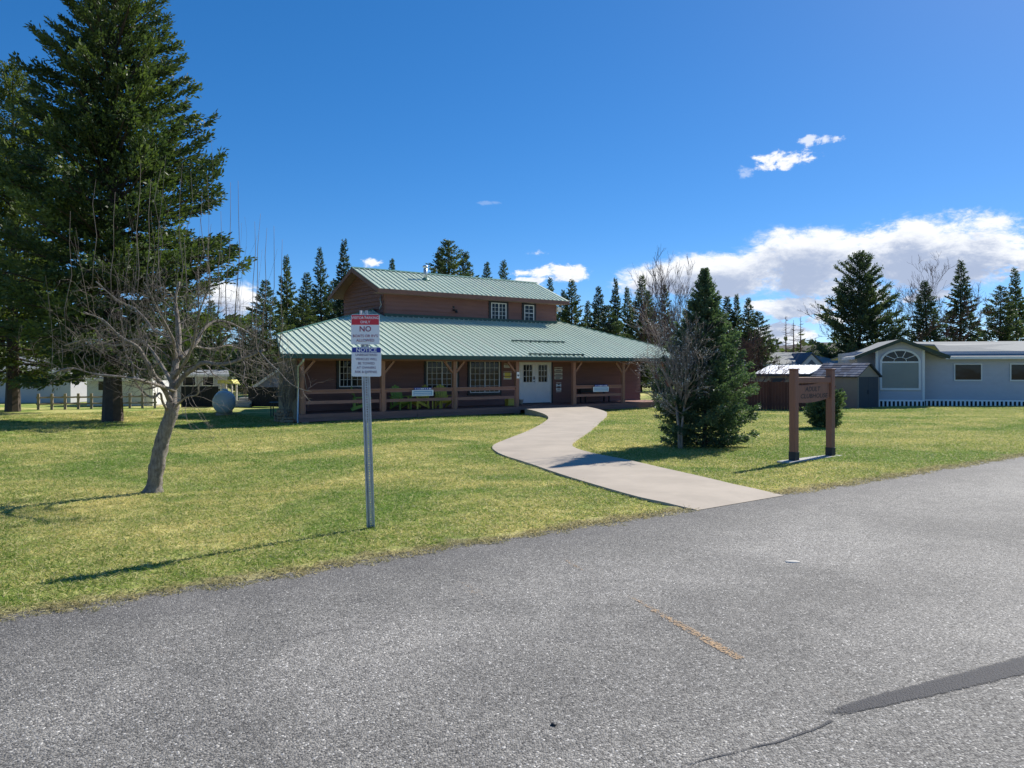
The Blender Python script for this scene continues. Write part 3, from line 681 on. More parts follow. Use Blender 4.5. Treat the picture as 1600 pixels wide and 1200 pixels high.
# upper storey
VR, ZR, VE, ZE = 7.58, 6.86, 4.50, 5.55
SU = (ZR-ZE)/(VR-VE)
UW = [(12.62, 13.62, 4.33, 5.26), (14.86, 15.54, 4.34, 5.25)]
up = part('upper_wall', MB().box((WU0+.03, VU+.03, 3.9), (WU1-.03, VU+.15, 5.6)), m_siding, house)
boards(up, WU0+.09, WU1-.09, 4.22, 5.60, VU+.028, [(a-.15, b_+.15, c_-.15, d_+.15) for a, b_, c_, d_ in UW], .2, m_siding)
for a, b_, c_, d_ in UW: window(a, b_, c_, d_, VU, up, (2, 2) if b_-a > .8 else (2, 2), 4, True if b_-a > .8 else 'v', .15)
part('flashing', MB().box((WU0-.02, VU-.075, 4.2), (WU1+.02, VU-.03, 4.40)), m_roof_dark, up)
part('corner_board', MB().box((WU0-.01, VU-.02, 4.2), (WU0+.088, VU+.06, 5.62)), m_trim_brown, up)
part('corner_board', MB().box((WU1-.088, VU-.02, 4.2), (WU1+.01, VU+.06, 5.62)), m_trim_brown, up)
for (uu, sg) in ((WU0, -1), (WU1, 1)):
    gp_ = [(VU+.06, 3.2), (2*VR-VU-.06, 3.2), (2*VR-VU-.06, 5.75), (VR, 6.76), (VU+.06, 5.75)]
    Mx = Matrix(((0, 1, 0, 0), (1, 0, 0, 0), (0, 0, 1, 0), (0, 0, 0, 1)))
    gw = part('gable_wall', MB().prism([(p, q) for p, q in gp_], uu if sg < 0 else uu-.12, uu+.12 if sg < 0 else uu, Mx), m_siding, house)
    z = 4.25; k = 0
    while z < 6.6:
        zt = z+.2
        def vb(z): return VU+.06 if z < 5.75 else VU+.06+(z-5.75)/(6.76-5.75)*(VR-VU-.06)
        v0, v1 = vb(zt), 2*VR-vb(zt)
        if v1-v0 > .1:
            mb = MB(); x0, x1, x2 = uu+sg*.001, uu+sg*.06, uu+sg*.010
            mb.v += [(x0, vb(z), z), (x0, 2*VR-vb(z), z), (x1, 2*VR-vb(z), z), (x1, vb(z), z), (x0, v0, zt), (x0, v1, zt), (x2, v1, zt), (x2, v0, zt)]
            mb.f += [(0, 1, 2, 3), (4, 7, 6, 5), (3, 2, 6, 7), (0, 4, 5, 1), (0, 3, 7, 4), (1, 5, 6, 2)]; mb.mi += [0]*6
            part('siding_board', mb, m_siding, gw)
        z += .2
part('upper_back_wall', MB().box((WU0+.1, 2*VR-VU-.15, 3.9), (WU1-.1, 2*VR-VU-.03, 5.7)), m_siding, house)
U0, U1 = 5.62, 17.62
def zu(v): return ZE+SU*(v-VE) if v <= VR else ZR-SU*(v-VR)
rf = MB()
roofpoly([(U0+.02, VE+.02, zu(VE+.02)-e), (U1-.02, VE+.02, zu(VE+.02)-e), (U1-.02, VR, ZR-e), (U0+.02, VR, ZR-e)], .05)
roofpoly([(U0+.02, 2*VR-VE, ZE-e), (U1-.02, 2*VR-VE, ZE-e), (U1-.02, VR, ZR-e), (U0+.02, VR, ZR-e)], .05)
upper = part('upper_roof', rf, m_soffit, house)
angu = math.atan(SU); nu = Vector((0, -math.sin(angu), math.cos(angu)))
n_u = 40; du2 = (U1-U0)/n_u
for i in range(n_u): rib_panel(U0+i*du2, U0+(i+1)*du2, VE, zu, VR, VR, upper, nu)
rb = MB().quad((U0, VR, ZR+.01), (U1, VR, ZR+.01), (U1, 2*VR-VE, ZE+.01), (U0, 2*VR-VE, ZE+.01)); part('roof_sheet', rb, m_roof, upper)
rc = MB()
rc.quad((U0-.02, VR-.16, ZR-.16*SU+.045), (U1+.02, VR-.16, ZR-.16*SU+.045), (U1+.02, VR, ZR+.06), (U0-.02, VR, ZR+.06)).quad((U0-.02, VR, ZR+.06), (U1+.02, VR, ZR+.06), (U1+.02, VR+.16, ZR-.16*SU+.045), (U0-.02, VR+.16, ZR-.16*SU+.045))
part('ridge_cap', rc, m_ridge, upper)
part('eave_fascia', MB().box((U0, VE-.02, ZE-.21), (U1, VE+.018, ZE-.015)), m_trim_brown, upper)
part('soffit', MB().box((U0+.05, VE+.025, ZE-.20), (U1-.05, VU+.02, ZE-.17)), m_soffit, upper)
for uu in (U0, U1):
    for s_ in (-1, 1):
        p = (uu, VR+s_*(VR-VE), ZE-.11); q = (uu, VR, ZR-.11)
        part('rake_fascia', MB().bar(p, q, .035, .2), m_trim_brown, upper)
# flue through the upper roof
fu, fv = 9.3, 6.45
fl = MB().lathe([(.10, 0), (.10, .62), (.075, .63), (.075, .68), (.145, .69), (.145, .75), (.10, .80)], 16, Matrix.Translation((fu, fv, zu(fv)-.03)))
fl = part('chimney_flue', fl, m_galv, upper, True)
part('flashing', MB().lathe([(.22, -.06), (.2, .02), (.105, .12)], 16, Matrix.Translation((fu, fv, zu(fv)-.01))), m_ridge, fl, True)
# lamp and floodlight box on the upper wall, cables on the gable
lm = MB().box((10.2, VU-.03, 4.72), (10.30, VU-.001, 4.95)).box((10.2, VU-.25, 4.70), (10.34, VU-.03, 4.76)).lathe([(.05, 0), (.09, -.1)], 10, Matrix.Translation((10.3, VU-.22, 4.70)))
part('wall_lamp', lm, m_iron, house)
part('floodlight', MB().box((WU1+.03, VU-.12, 4.98), (WU1+.30, VU+.12, 5.22)).box((WU1+.0, VU-.02, 5.05), (WU1+.03, VU+.05, 5.15)), m_white, house, bevel=.02)
cv = MB().tube([(WU0-.05, VU+.25, 5.3), (WU0-.10, VU+.22, 5.05), (WU0-.06, VU+.2, 4.85), (WU0-.12, VU+.3, 4.6)], .035, 6).tube([(WU0-.05, VU+.22, 5.22), (WU0-.16, VU+.15, 5.1), (WU0-.08, VU+.12, 4.7)], .02, 5)
part('cable', cv, m_galv, house, True)

# ------------------------------------------------------------------ lettering helper
def text_mesh(txt, size, mat_, name='lettering', depth=.001, bold=0.0, align='CENTER', shear=0.0, sx=1.0):
    cu = bpy.data.curves.new('t', 'FONT'); cu.body = txt; cu.size = size; cu.align_x = align; cu.align_y = 'CENTER'
    cu.extrude = depth; cu.offset = bold*size; cu.resolution_u = 3; cu.shear = shear
    o = bpy.data.objects.new('t', cu); COL.objects.link(o)
    bpy.context.view_layer.update()
    dg = bpy.context.evaluated_depsgraph_get()
    me = bpy.data.meshes.new_from_object(o.evaluated_get(dg)); me.name = name
    COL.objects.unlink(o); bpy.data.objects.remove(o); bpy.data.curves.remove(cu)
    me.materials.clear(); me.materials.append(mat_)
    if sx != 1.0: me.transform(Matrix.Diagonal((sx, 1, 1, 1)))
    me.transform(Matrix.Rotation(R(90), 4, 'X'))     # stands in x-z, faces -y
    return me
def letters(txt, size, x, z, y, m, parent, bold=.0, sx=1.0, shear=0.0, depth=.001):
    o = link('lettering', text_mesh(txt, size, m, bold=bold, sx=sx, shear=shear, depth=depth), parent); o.location = (x, y, z); return o

# ------------------------------------------------------------------ things on the porch and its walls
def wall_notice(name, label, cat, u0, u1, z0, z1, v, body, lines, ink, extra=None):
    o = thing(name, label, cat, H((u0+u1)/2, v, z0), TH)
    w, h = u1-u0, z1-z0
    part('board', MB().box((-w/2, -.015, 0), (w/2, 0, h)), body, o)
    for (a, b_, c_, d_) in lines: part('print', MB().box((-w/2+a*w, -.018, c_*h), (-w/2+b_*w, -.0155, d_*h)), ink, o)
    return o
wall_notice('notice_board', 'tall cream notice with rows of print right of the white doors, upper one', 'notice', 14.62, 15.16, 1.08, 1.76, VW-.01, m_paper,
            [(.3, .7, .86, .92), (.15, .85, .70, .76), (.15, .9, .58, .64), (.12, .88, .40, .45), (.12, .8, .30, .35), (.12, .88, .20, .25), (.12, .7, .10, .15)], m_print)
wall_notice('notice_board', 'narrow white notice below the taller one right of the white doors', 'notice', 14.74, 15.08, .45, .95, VW-.01, m_sign_white,
            [(.3, .7, .75, .88), (.2, .8, .55, .62), (.2, .8, .40, .46), (.2, .8, .25, .31)], m_print)
wall_notice('notice_board', 'small pale notice above the yellow one left of the doors', 'notice', 11.36, 11.73, 1.68, 1.94, VW-.01, m_paper, [(.2, .8, .6, .7), (.2, .8, .3, .4)], m_print)
wall_notice('notice_board', 'yellow notice in a pale frame on the wall left of the doors', 'notice', 11.33, 11.83, 1.14, 1.54, VW-.01, m_paper, [(.14, .86, .16, .84)], m_yellow_paper)
ps = wall_notice('heart_sign', 'small white sign with a dark heart on the post left of the doors', 'sign', 10.53, 10.69, 1.22, 1.52, .005, m_sign_white, [], m_print)
hp = [(0, .07), (.05, .13), (.055, .17), (.03, .195), (0, .17), (-.03, .195), (-.055, .17), (-.05, .13)]
part('heart', MB().prism(hp, -.018, -.0155), m_print, ps)
def banner(u0, u1, z0, z1, label):
    o = thing('rail_banner', label, 'banner', H((u0+u1)/2, -.01, z0), TH, 'banners on the porch railing'); w, h = u1-u0, z1-z0
    part('board', MB().box((-w/2, -.012, 0), (w/2, 0, h*.72)), m_sign_white, o)
    part('print', MB().box((-w/2+.06, -.015, h*.08), (w/2-.06, -.0125, h*.62)), m_bluepaper, o)
    for k in range(2): part('print', MB().box((-w/2+.1, -.0175, h*(.18+.2*k)), (w/2-.12, -.0155, h*(.24+.2*k))), m_sign_white, o)
    part('title_strip', MB().box((-w*.40, -.012, h*.73), (w*.42, 0, h)), m_sign_navy, o)
    rr = random.Random(3); x = -w*.36
    tm = MB()
    while x < w*.38:
        ww = rr.uniform(.02, .05); tm.box((x, -.015, h*.79), (x+ww, -.0125, h*.93)); x += ww+rr.choice((.015, .02, .06))
    part('print', tm, m_sign_white, o)
banner(4.95, 6.0, .50, .86, 'pale blue and white banner on the rail in front of the chairs')
banner(15.35, 16.42, .50, .86, 'pale blue and white banner on the rail right of the doors')

def adirondack(m, label, u, v, rz, group='adirondack chairs on the porch'):
    o = thing('adirondack_chair', label, 'chair', H(u, v, ZD), TH+rz, group)
    for i in range(6):
        y = -.30+i*.085; z = .36-.13*i/5
        part('seat_slat', MB().box((-.27, y, z-.012), (.27, y+.075, z+.012)), m, o)
    for i in range(5):
        x = -.23+i*.115; hh = 1.06-.05*abs(i-2)**1.3
        part('back_slat', MB().bar((x, .17, .20), (x*1.1, .47, hh), .10, .02, (0, -1, .3)), m, o)
    part('back_brace', MB().bar((-.28, .41, .70), (.28, .41, .70), .05, .03), m, o)
    for sx in (-1, 1):
        part('arm', MB().box((sx*.34-.065, -.36, .545), (sx*.34+.065, .36, .57)), m, o)
        part('leg', MB().box((sx*.29-.015, -.34, 0), (sx*.29+.015, -.25, .545)), m, o)
        part('leg', MB().bar((sx*.275, -.26, .33), (sx*.275, .46, .05), .025, .11), m, o)
        part('arm_support', MB().box((sx*.31-.02, .30, .12), (sx*.31+.02, .38, .545)), m, o)
    return o
adirondack(m_green_chair, 'green chair behind the parking sign post, turned sideways', 3.17, 1.1, R(70))
adirondack(m_green_chair, 'green chair facing out between the first post and the banner', 5.03, 1.1, R(8))
adirondack(m_yellow_chair, 'yellow chair half behind the banner, seen from its side', 5.93, 1.25, R(-75))
adirondack(m_yellow_chair, 'yellow chair facing out beside the second post', 7.21, 1.05, R(-5))
tb = thing('side_table', 'low wooden side table between the yellow porch chairs', 'table', H(6.55, .85, ZD), TH)
for i in range(4): part('top_slat', MB().box((-.22, -.22+i*.112, .42), (.22, -.12+i*.112, .445)), m_yellow_chair, tb)
for x in (-.19, .19):
    for y in (-.19, .19): part('leg', MB().box((x-.02, y-.02, 0), (x+.02, y+.02, .42)), m_yellow_chair, tb)
yb = thing('storage_box', 'yellow plastic box standing under the rail left of the doors', 'box', H(10.93, 1.1, ZD), TH)
part('body', MB().box((-.2, -.15, 0), (.2, .15, .3)), m_yellow, yb, bevel=.015); part('lid', MB().box((-.215, -.165, .302), (.215, .165, .34)), m_yellow, yb, bevel=.01)
fp_ = thing('flower_pot', 'small tan flower pot at the foot of the left door jamb', 'pot', H(12.2, 1.9, ZD), TH)
part('pot', MB().lathe([(.09, 0), (.13, .22), (.14, .22), (.14, .26), (.12, .26)], 14), m_paper, fp_, True)
part('soil', MB().lathe([(.118, .2), (.118, .235)], 14), m_dirt, fp_)
bn = thing('porch_bench', 'dark bench against the wall behind the right railing', 'bench', H(17.0, 1.7, ZD), TH)
for i in range(3): part('seat_slat', MB().box((-1.0, -.28+i*.14, .42), (1.0, -.15+i*.14, .45)), m_iron, bn)
for i in range(3): part('back_slat', MB().box((-1.0, .2+.02*i, .52+i*.15), (1.0, .225+.02*i, .64+i*.15)), m_iron, bn)
for x in (-.85, .85):
    part('leg', MB().box((x-.03, -.27, 0), (x+.03, -.2, .42)), m_iron, bn); part('leg', MB().box((x-.03, .12, 0), (x+.03, .19, .95)), m_iron, bn)

# ------------------------------------------------------------------ parking sign on its perforated post
pb = at(580, 825)
sg = thing('parking_sign', 'perforated steel post by the road with red and blue parking notices', 'sign', pb-Vector((0, 0, .0)), R(4))
LEAN = R(-1.9)
pivot = bpy.data.objects.new('post', None)
HT = 2.26
mb = MB(); n_c = int(HT/.0254); hw = .021; r_h = .0065
for k in range(-6, n_c):
    z0 = k*.0254; zc = z0+.0127; pts = []
    ring = [(r_h*math.cos(t), zc+r_h*math.sin(t)) for t in [2*math.pi*j/8 for j in range(8)]]
    out = [(hw, zc), (hw, z0+.0254), (0, z0+.0254), (-hw, z0+.0254), (-hw, zc), (-hw, z0), (0, z0), (hw, z0)]
    for j in range(8):
        j2 = (j+1) % 8
        mb.quad((out[j][0], 0, out[j][1]), (out[j2][0], 0, out[j2][1]), (ring[j2][0], 0, ring[j2][1]), (ring[j][0], 0, ring[j][1]))
        mb.quad((ring[j][0], 0, ring[j][1]), (ring[j2][0], 0, ring[j2][1]), (ring[j2][0], .006, ring[j2][1]), (ring[j][0], .006, ring[j][1]))
zb = -.15
for s_ in (-1, 1):
    mb.quad((s_*hw, 0, zb), (s_*.030, -.026, zb), (s_*.030, -.026, HT), (s_*hw, 0, HT))
    mb.quad((s_*.030, -.026, zb), (s_*.043, -.026, zb), (s_*.043, -.026, HT), (s_*.030, -.026, HT))
    mb.quad((s_*.043, -.026, zb), (s_*.043, -.021, zb), (s_*.043, -.021, HT), (s_*.043, -.026, HT))
bpy.data.objects.remove(pivot)
post = part('post', mb, m_pole, sg); post.rotation_euler = (0, LEAN, 0)
part('post_back', MB().box((-.02, .0065, zb), (-.008, .009, HT)).box((.008, .0065, zb), (.02, .009, HT)), m_pole, post)
def sign_plate(zc, w, h, roll, bands, texts, dx=0):
    pl_ = part('sign_plate', (lambda m_: m_.prism([(-w/2+.012, -h/2), (w/2-.012, -h/2), (w/2, -h/2+.012), (w/2, h/2-.012), (w/2-.012, h/2), (-w/2+.012, h/2), (-w/2, h/2-.012), (-w/2, -h/2+.012)], -.004, 0))(MB()), m_sign_white, sg)
    Ml = Matrix.Rotation(LEAN, 4, 'Y') @ Matrix.Translation((dx, -.034, zc)) @ Matrix.Rotation(roll, 4, 'Y')
    pl_.matrix_local = Ml
    for (z0, z1, m) in bands: part('colour_band', MB().box((-w/2+.006, -.0052, z0), (w/2-.006, -.0042, z1)), m, pl_)
    for (t, s, z, m, bo, sx) in texts: letters(t, s, 0, z, -.0058, m, pl_, bo, sx, depth=.0004)
    for z in (h/2-.02, -h/2+.035):
        part('bolt', MB().lathe([(.009, 0), (.009, .006), (.005, .009)], 10, Matrix.Translation((0, -.0042, z)) @ Matrix.Rotation(R(90), 4, 'X')), m_galv, pl_)
    return pl_
def zat(py): return (HOR-py)*pb.y/F+EYE-pb.z
w1_ = 43.8*pb.y/F; w2_ = 45.6*pb.y/F
h1 = 46.6*pb.y/F; h2 = 45.6*pb.y/F
sign_plate(zat(515.0), w1_, h1, R(1.6), [(h1*.155, h1*.485, m_sign_red)],
           [('VISITOR PARKING', .038, h1*.385, m_sign_white, .012, .90), ('ONLY', .038, h1*.245, m_sign_white, .012, 1.0), ('NO', .078, h1*.01, m_txt_maroon, .012, 1.0),
            ("BOATS OR RV'S", .039, -h1*.22, m_txt_maroon, .004, .95), ('ALLOWED', .039, -h1*.365, m_txt_maroon, .004, 1.0)], dx=.012)
sign_plate(zat(565.4), w2_, h2, R(2.2), [(h2*.32, h2*.485, m_sign_navy)],
           [('NOTICE', .058, h2*.40, m_sign_white, .014, 1.0), ('UNREGISTERED', .034, h2*.235, m_txt_purple, .003, .95), ('VEHICLES WILL', .034, h2*.09, m_txt_purple, .003, .95),
            ('BE TOWED', .034, -h2*.055, m_txt_purple, .003, 1.0), ('AT OWNERS', .034, -h2*.20, m_txt_purple, .003, 1.0), ('RISK & EXPENSE.', .034, -h2*.345, m_txt_purple, .003, .93)], dx=.012)

# ------------------------------------------------------------------ wooden name sign
cl, cr = at(1240.5, 722), at(1297.5, 713)
dirv = (cr-cl); dirv.z = 0; span = dirv.length; rz = math.atan2(dirv.y, dirv.x)
mid = (cl+cr)/2
ns_ = thing('clubhouse_sign', 'brown wooden two post sign with a wavy routed name board', 'sign', (mid.x, mid.y, min(cl.z, cr.z)), rz)
part('base_slab', MB().box((-span/2-.35, -.13, -.06), (span/2+.22, .13, .035)), m_concrete, ns_, bevel=.01)
zt = EYE-(578-HOR)*cl.y/F-cl.z
for s_ in (-1, 1):
    x = s_*span/2; p = part('post', MB().box((x-.063, -.063, .03), (x+.063, .063, zt)), m_sign_wood, ns_, bevel=.012)
    part('sleeve', MB().box((x-.069, -.069, .032), (x+.069, .069, .19)), m_rubber, p, bevel=.006)
    part('post_cap', MB().box((x-.074, -.074, zt), (x+.074, .074, zt+.025)), m_sign_wood, p, bevel=.006)
zbm = zt-.19
part('beam', MB().box((-span/2+.064, -.05, zbm-.055), (span/2-.064, .05, zbm+.055)), m_sign_wood, ns_, bevel=.008)
L2 = span/2-.065; n = 24; top, bot = [], []
for i in range(n+1):
    x = -L2+.012+(2*L2-.024)*i/n; t = i/n
    top.append((x, zbm-.085+.045*t**1.5-.014*math.sin(t*6.3))); bot.append((x, zbm-.405-.02*math.sin(t*3.1)+.065*t**2))
bd = MB()
poly = bot+list(reversed(top))
bd.prism(poly, -.022, .022)
bo = part('name_board', bd, m_sign_wood, ns_)
for txt, wd, hh, x, z in (('ADULT', .94*L2, .088, -.06*L2, zbm-.165), ('CLUBHOUSE', 1.66*L2, .084, .04*L2, zbm-.292)):
    me = text_mesh(txt, 1.0, m_txt_dark, bold=.014, shear=.2, depth=.0)
    xs = [v.co.x for v in me.vertices]; zs = [v.co.z for v in me.vertices]
    me.transform(Matrix.Translation((-(max(xs)+min(xs))/2, 0, -(max(zs)+min(zs))/2))); me.transform(Matrix.Diagonal((wd/(max(xs)-min(xs)), 1, hh/(max(zs)-min(zs)), 1)))
    o = link('lettering', me, bo); o.location = (x, -.0245, z)
for x in (-L2+.14, L2-.14): part('hanger', MB().tube([(x, 0, zbm-.05), (x, 0, zbm-.12)], .008, 6), m_iron, ns_)

# ------------------------------------------------------------------ propane tank
tp = at(350, 650.5)
tk = thing('propane_tank', 'pale grey domed gas tank end on, on the lawn left of the clubhouse', 'gas tank', (tp.x, tp.y, tp.z), R(20))
r0 = .50
prof = [(.001, -1.5)]+[(r0*math.sin(t), -1.15-.36*math.cos(t)) for t in np.linspace(.15, 1.5708, 9)]+[(r0*math.sin(t), 1.15-.36*math.cos(t)) for t in np.linspace(1.5708, 2.99, 9)]+[(.001, 1.51)]
part('vessel', MB().lathe(prof, 32, Matrix.Translation((0, 1.5, .60)) @ Matrix.Rotation(R(90), 4, 'X') , caps=False), m_tank, tk, True)
for y in (.8, 2.2):
    part('saddle', MB().box((-.36, y-.09, -.03), (.36, y+.09, .17)), m_concrete, tk)
part('dome_lid', MB().lathe([(.16, 0), (.16, .06), (.13, .1), (.02, .12)], 18, Matrix.Translation((0, 1.5, 1.07))), m_tank, tk, True)
# small dark table by the porch end
tt = at(430, 650)
tb = thing('outdoor_table', 'small dark table on the shaded grass beside the porch end', 'table', tt, R(10))
part('top', MB().box((-.25, -.35, .58), (.75, .35, .62)), m_iron, tb)
for x in (-.15, -.05, .62):
    part('leg', MB().box((x-.02, -.28, -.03), (x+.02, -.24, .58)), m_iron, tb)
part('leg', MB().box((.6, .24, -.03), (.64, .28, .58)), m_iron, tb)
# firewood by the porch end
fw = thing('firewood_pile', 'small heap of split firewood by the left corner of the porch', 'firewood', at(449, 661), TH+R(90))
rr = random.Random(11)
for i in range(26):
    row = i//7; x = -.1+(i % 7)*.16+rr.uniform(-.03, .03)+row*.06; z = .06+row*.13
    Mt = Matrix.Translation((x, rr.uniform(-.05, .05), z)) @ Matrix.Rotation(rr.uniform(0, 6), 4, 'Y') @ Matrix.Rotation(R(90), 4, 'X')
    part('log', MB().lathe([(.07, -.2), (.075, .2)], 5, Mt), m_wood_log, fw)

# ------------------------------------------------------------------ vegetation generators
def unit(a): return a/np.maximum(np.linalg.norm(a, axis=-1, keepdims=True), 1e-9)
def cards(P, D, Ln, Wd, r):
    """diamond leaf cards: base point P, direction D"""
    n = len(P); s = unit(np.cross(D, r.normal(size=(n, 3))))
    m = P+D*(Ln*.45)[:, None]
    V = np.stack([P, m+s*(Wd*.5)[:, None], P+D*Ln[:, None], m-s*(Wd*.5)[:, None]], 1).reshape(-1, 3)
    return V, np.arange(4*n).reshape(n, 4)
def conifer(seed, Ht, Rad, nbr, twigs, per, cl, cw, base=.05, power=.85, droop=-.15, lift=.8, gap=.0, thin=.3, round_=False, jit=.25, trunk_r=None, skirt=.45, wob=.10, ramp=.10):
    """crown mesh arrays and trunk polyline of a conifer whose branches carry sprays of twigs"""
    r = np.random.default_rng(seed); P, D, Ln, Wd, Rn = [], [], [], [], []
    limbs = []
    for b_ in range(nbr):
        t = base+(1-base)*((b_+r.random())/nbr)**.92
        if round_: prof = math.sin(math.pi*min(max((t*.92+.08), 0), 1))**.6*(1-.35*t)
        else: prof = (1-t)**power*(min(1, skirt+(t-base)/ramp*(1-skirt)) if t < base+ramp else 1)
        L = Rad*prof*(1-jit+2*jit*r.random())+.012*Ht*(1-t)+.003*Ht
        if r.random() < gap: L *= .45
        th = b_*2.39996+r.normal()*.35
        d = np.array([math.cos(th), math.sin(th), 0]); lat = np.array([-math.sin(th), math.cos(th), 0])
        e_ = droop+(lift-droop)*t**1.4+r.normal()*wob
        nt_ = max(6, int(twigs*(.25+.75*L/Rad)))
        x = r.random(nt_)**.62; x[0] = 1
        wid = L*(thin*(1-x)**.8*np.minimum(1, x/.25+.25)+.05)
        la = (r.random(nt_)*2-1)*wid
        curve = e_*x*L+(.22 if t < .6 else .1)*L*x**2.2*(1 if not round_ else .4)
        pos = np.array([0, 0, t*Ht])+d*(x*L)[:, None]+lat*la[:, None]+np.stack([np.zeros(nt_), np.zeros(nt_), curve-np.abs(la)*.3+r.normal(0, .02*L, nt_)], -1)
        sgn = np.where(la > 0, 1, -1)
        dr = unit(d*(.75)+lat*(sgn*.75*(1-x))[:, None]+np.array([0, 0, 1])*(e_*.8+.18+r.normal(0, .12, nt_))[:, None]+r.normal(0, .18, (nt_, 3)))
        tone = r.random()*.45
        for j in range(per):
            q = pos+dr*(cl*.55*j)
            dd = unit(dr+r.normal(0, .42, (nt_, 3)))
            cs_ = 1-.5*max(0, t-.6)/.4*(0 if round_ else 1)
            P.append(q); D.append(dd); Ln.append(cs_*cl*(.65+.7*r.random(nt_))*(1-.12*j)); Wd.append(cs_*cw*(.7+.6*r.random(nt_)))
            Rn.append(np.clip(tone+.35*r.random(nt_)**2+.12*j/per+.22*x*r.random(nt_), 0, 1))
        if L > .3*Rad: limbs.append([tuple(np.array([0, 0, t*Ht])+d*(k*L)+np.array([0, 0, e_*k*L+.1*L*k*k])) for k in (0, .35, .7, .95)])
    # leader
    n = 26; z = Ht*(1-.06*r.random(n)); P.append(np.stack([r.normal(0, .0012*Ht, n), r.normal(0, .0012*Ht, n), z-.015*Ht], -1)); D.append(unit(np.stack([r.normal(0, .5, n), r.normal(0, .5, n), np.ones(n)*1.1], -1)))
    Ln.append(np.full(n, cl*.5)); Wd.append(np.full(n, cw*.5)); Rn.append(r.random(n)*.6)
    P, D, Ln, Wd, Rn = np.concatenate(P), np.concatenate(D), np.concatenate(Ln), np.concatenate(Wd), np.concatenate(Rn)
    V, Fc = cards(P, D, Ln, Wd, r)
    tr_ = trunk_r or Ht*.014
    mb = MB(); mb.tube([(0, 0, -.15), (0, 0, Ht*.1), (0, 0, Ht*.5), (0, 0, Ht*.97)], [tr_*1.3, tr_, tr_*.6, tr_*.08], 8)
    for l_ in limbs: mb.tube(l_, [tr_*.22, tr_*.16, tr_*.1, tr_*.03], 4)
    return V, Fc, Rn, mb
def make_conifer(name, label, cat, loc, arr, needle, rz=0, scale=(1, 1, 1), group=None):
    o = thing(name, label, cat, loc, rz, group); o.scale = scale
    V, Fc, Rn, mb = arr
    part('trunk', mb, m_bark_dark, o); link('crown', np_mesh('crown', V, Fc, needle, Rn), o)
    return o

def grow(out, p, d, L, r0, depth, r, up=.1, wander=.22, kids=(4, 6), spread=.8, ratio=.6, rmin=.003, tips=None):
    n = 5; pts = [np.array(p)]; d = unit(np.array(d)); rad = [r0]
    for i in range(n):
        d = unit(d+r.normal(0, wander, 3)*.6+np.array([0, 0, up])); pts.append(pts[-1]+d*L/n); rad.append(max(r0*(1-.8*(i+1)/n), rmin*.6))
    out.append((pts, rad))
    if tips is not None and depth <= 1: tips.append(pts[-1]); tips.append(pts[3])
    if depth <= 0: return
    k = int(r.integers(kids[0], kids[1]+1))
    for _ in range(k):
        f = r.uniform(.25, 1.0); i = min(int(f*n), n-1); q = pts[i]+(pts[i+1]-pts[i])*(f*n-i)
        dd = unit(pts[i+1]-pts[i]); s = unit(np.cross(dd, r.normal(size=3)))
        nd = unit(dd*math.cos(spread*r.uniform(.6, 1.2))+s*math.sin(spread*r.uniform(.6, 1.2)))
        grow(out, q, nd, L*ratio*r.uniform(.7, 1.2), max(rad[i]*.6, rmin), depth-1, r, up, wander, kids, spread, ratio, rmin, tips)
def tubes(out, thick=.03):
    big, small = MB(), MB()
    for pts, rad in out:
        (big if max(rad) > thick else small).tube(pts, rad, 8 if max(rad) > thick else (5 if max(rad) > .012 else 3))
    return big, small

# ------------------------------------------------------------------ bare apple tree by the road, left
tb0 = at(239, 770)
k_ = tb0.y/F
def tp_(px, py, dy=0.0):
    Y = tb0.y+dy; return np.array([(px-800)/F*Y-tb0.x, dy, EYE-(py-HOR)*Y/F-tb0.z])
ap = thing('bare_fruit_tree', 'bare spreading fruit tree with a leaning pale trunk and upright shoots', 'tree', tb0)
r = np.random.default_rng(5)
limbs = []
def limb(pxs, r0, r1):
    P = [Vector(tp_(*p)) for p in pxs]; P = resample(P, max(8, len(P)*3)); n = len(P)
    k = .66 if limbs else 1.0
    limbs.append(([np.array(p) for p in P], [k*(r0+(r1-r0)*i/(n-1))+.004*math.sin(i*1.7)*(r0 > .03)+(.06*max(0, 1-i/2.5)**2 if not limbs else 0) for i in range(n)]))
limb([(239, 774, 0), (242, 755, 0), (247, 720, 0), (256, 680, 0), (267, 648, 0), (270, 628, 0)], .105, .088)
limb([(268, 640, 0), (271, 600, .05), (274, 570, .1), (279, 545, .15), (278, 505, .2), (274, 470, .3), (280, 440, .35)], .10, .025)
limb([(273, 605, 0), (290, 585, -.1), (305, 575, -.2), (318, 567, -.3), (348, 569, -.45), (382, 560, -.6), (412, 547, -.7)], .062, .022)
limb([(405, 549, -.7), (420, 566, -.8), (437, 582, -.85), (452, 598, -.9), (470, 608, -1.), (487, 612, -1.)], .018, .006)
limb([(281, 560, .1), (305, 538, .4), (318, 515, .6), (335, 502, .8), (360, 505, 1.0), (388, 520, 1.2), (425, 540, 1.3)], .05, .012)
limb([(268, 630, 0), (255, 606, -.2), (240, 585, -.35), (226, 560, -.5), (212, 540, -.6), (190, 528, -.7), (160, 500, -.9), (130, 488, -1.)], .065, .015)
limb([(277, 540, .2), (262, 525, .4), (243, 518, .6), (228, 500, .8), (210, 482, 1.), (185, 470, 1.2), (150, 440, 1.4)], .045, .012)
limb([(270, 640, 0), (282, 628, -.2), (293, 620, -.3), (309, 616, -.4), (311, 600, -.45), (327, 588, -.5)], .030, .010)
limb([(264, 645, 0), (254, 628, -.3), (250, 614, -.45), (238, 622, -.6), (218, 606, -.7), (209, 590, -.8), (208, 572, -.85), (196, 555, -.9)], .030, .010)
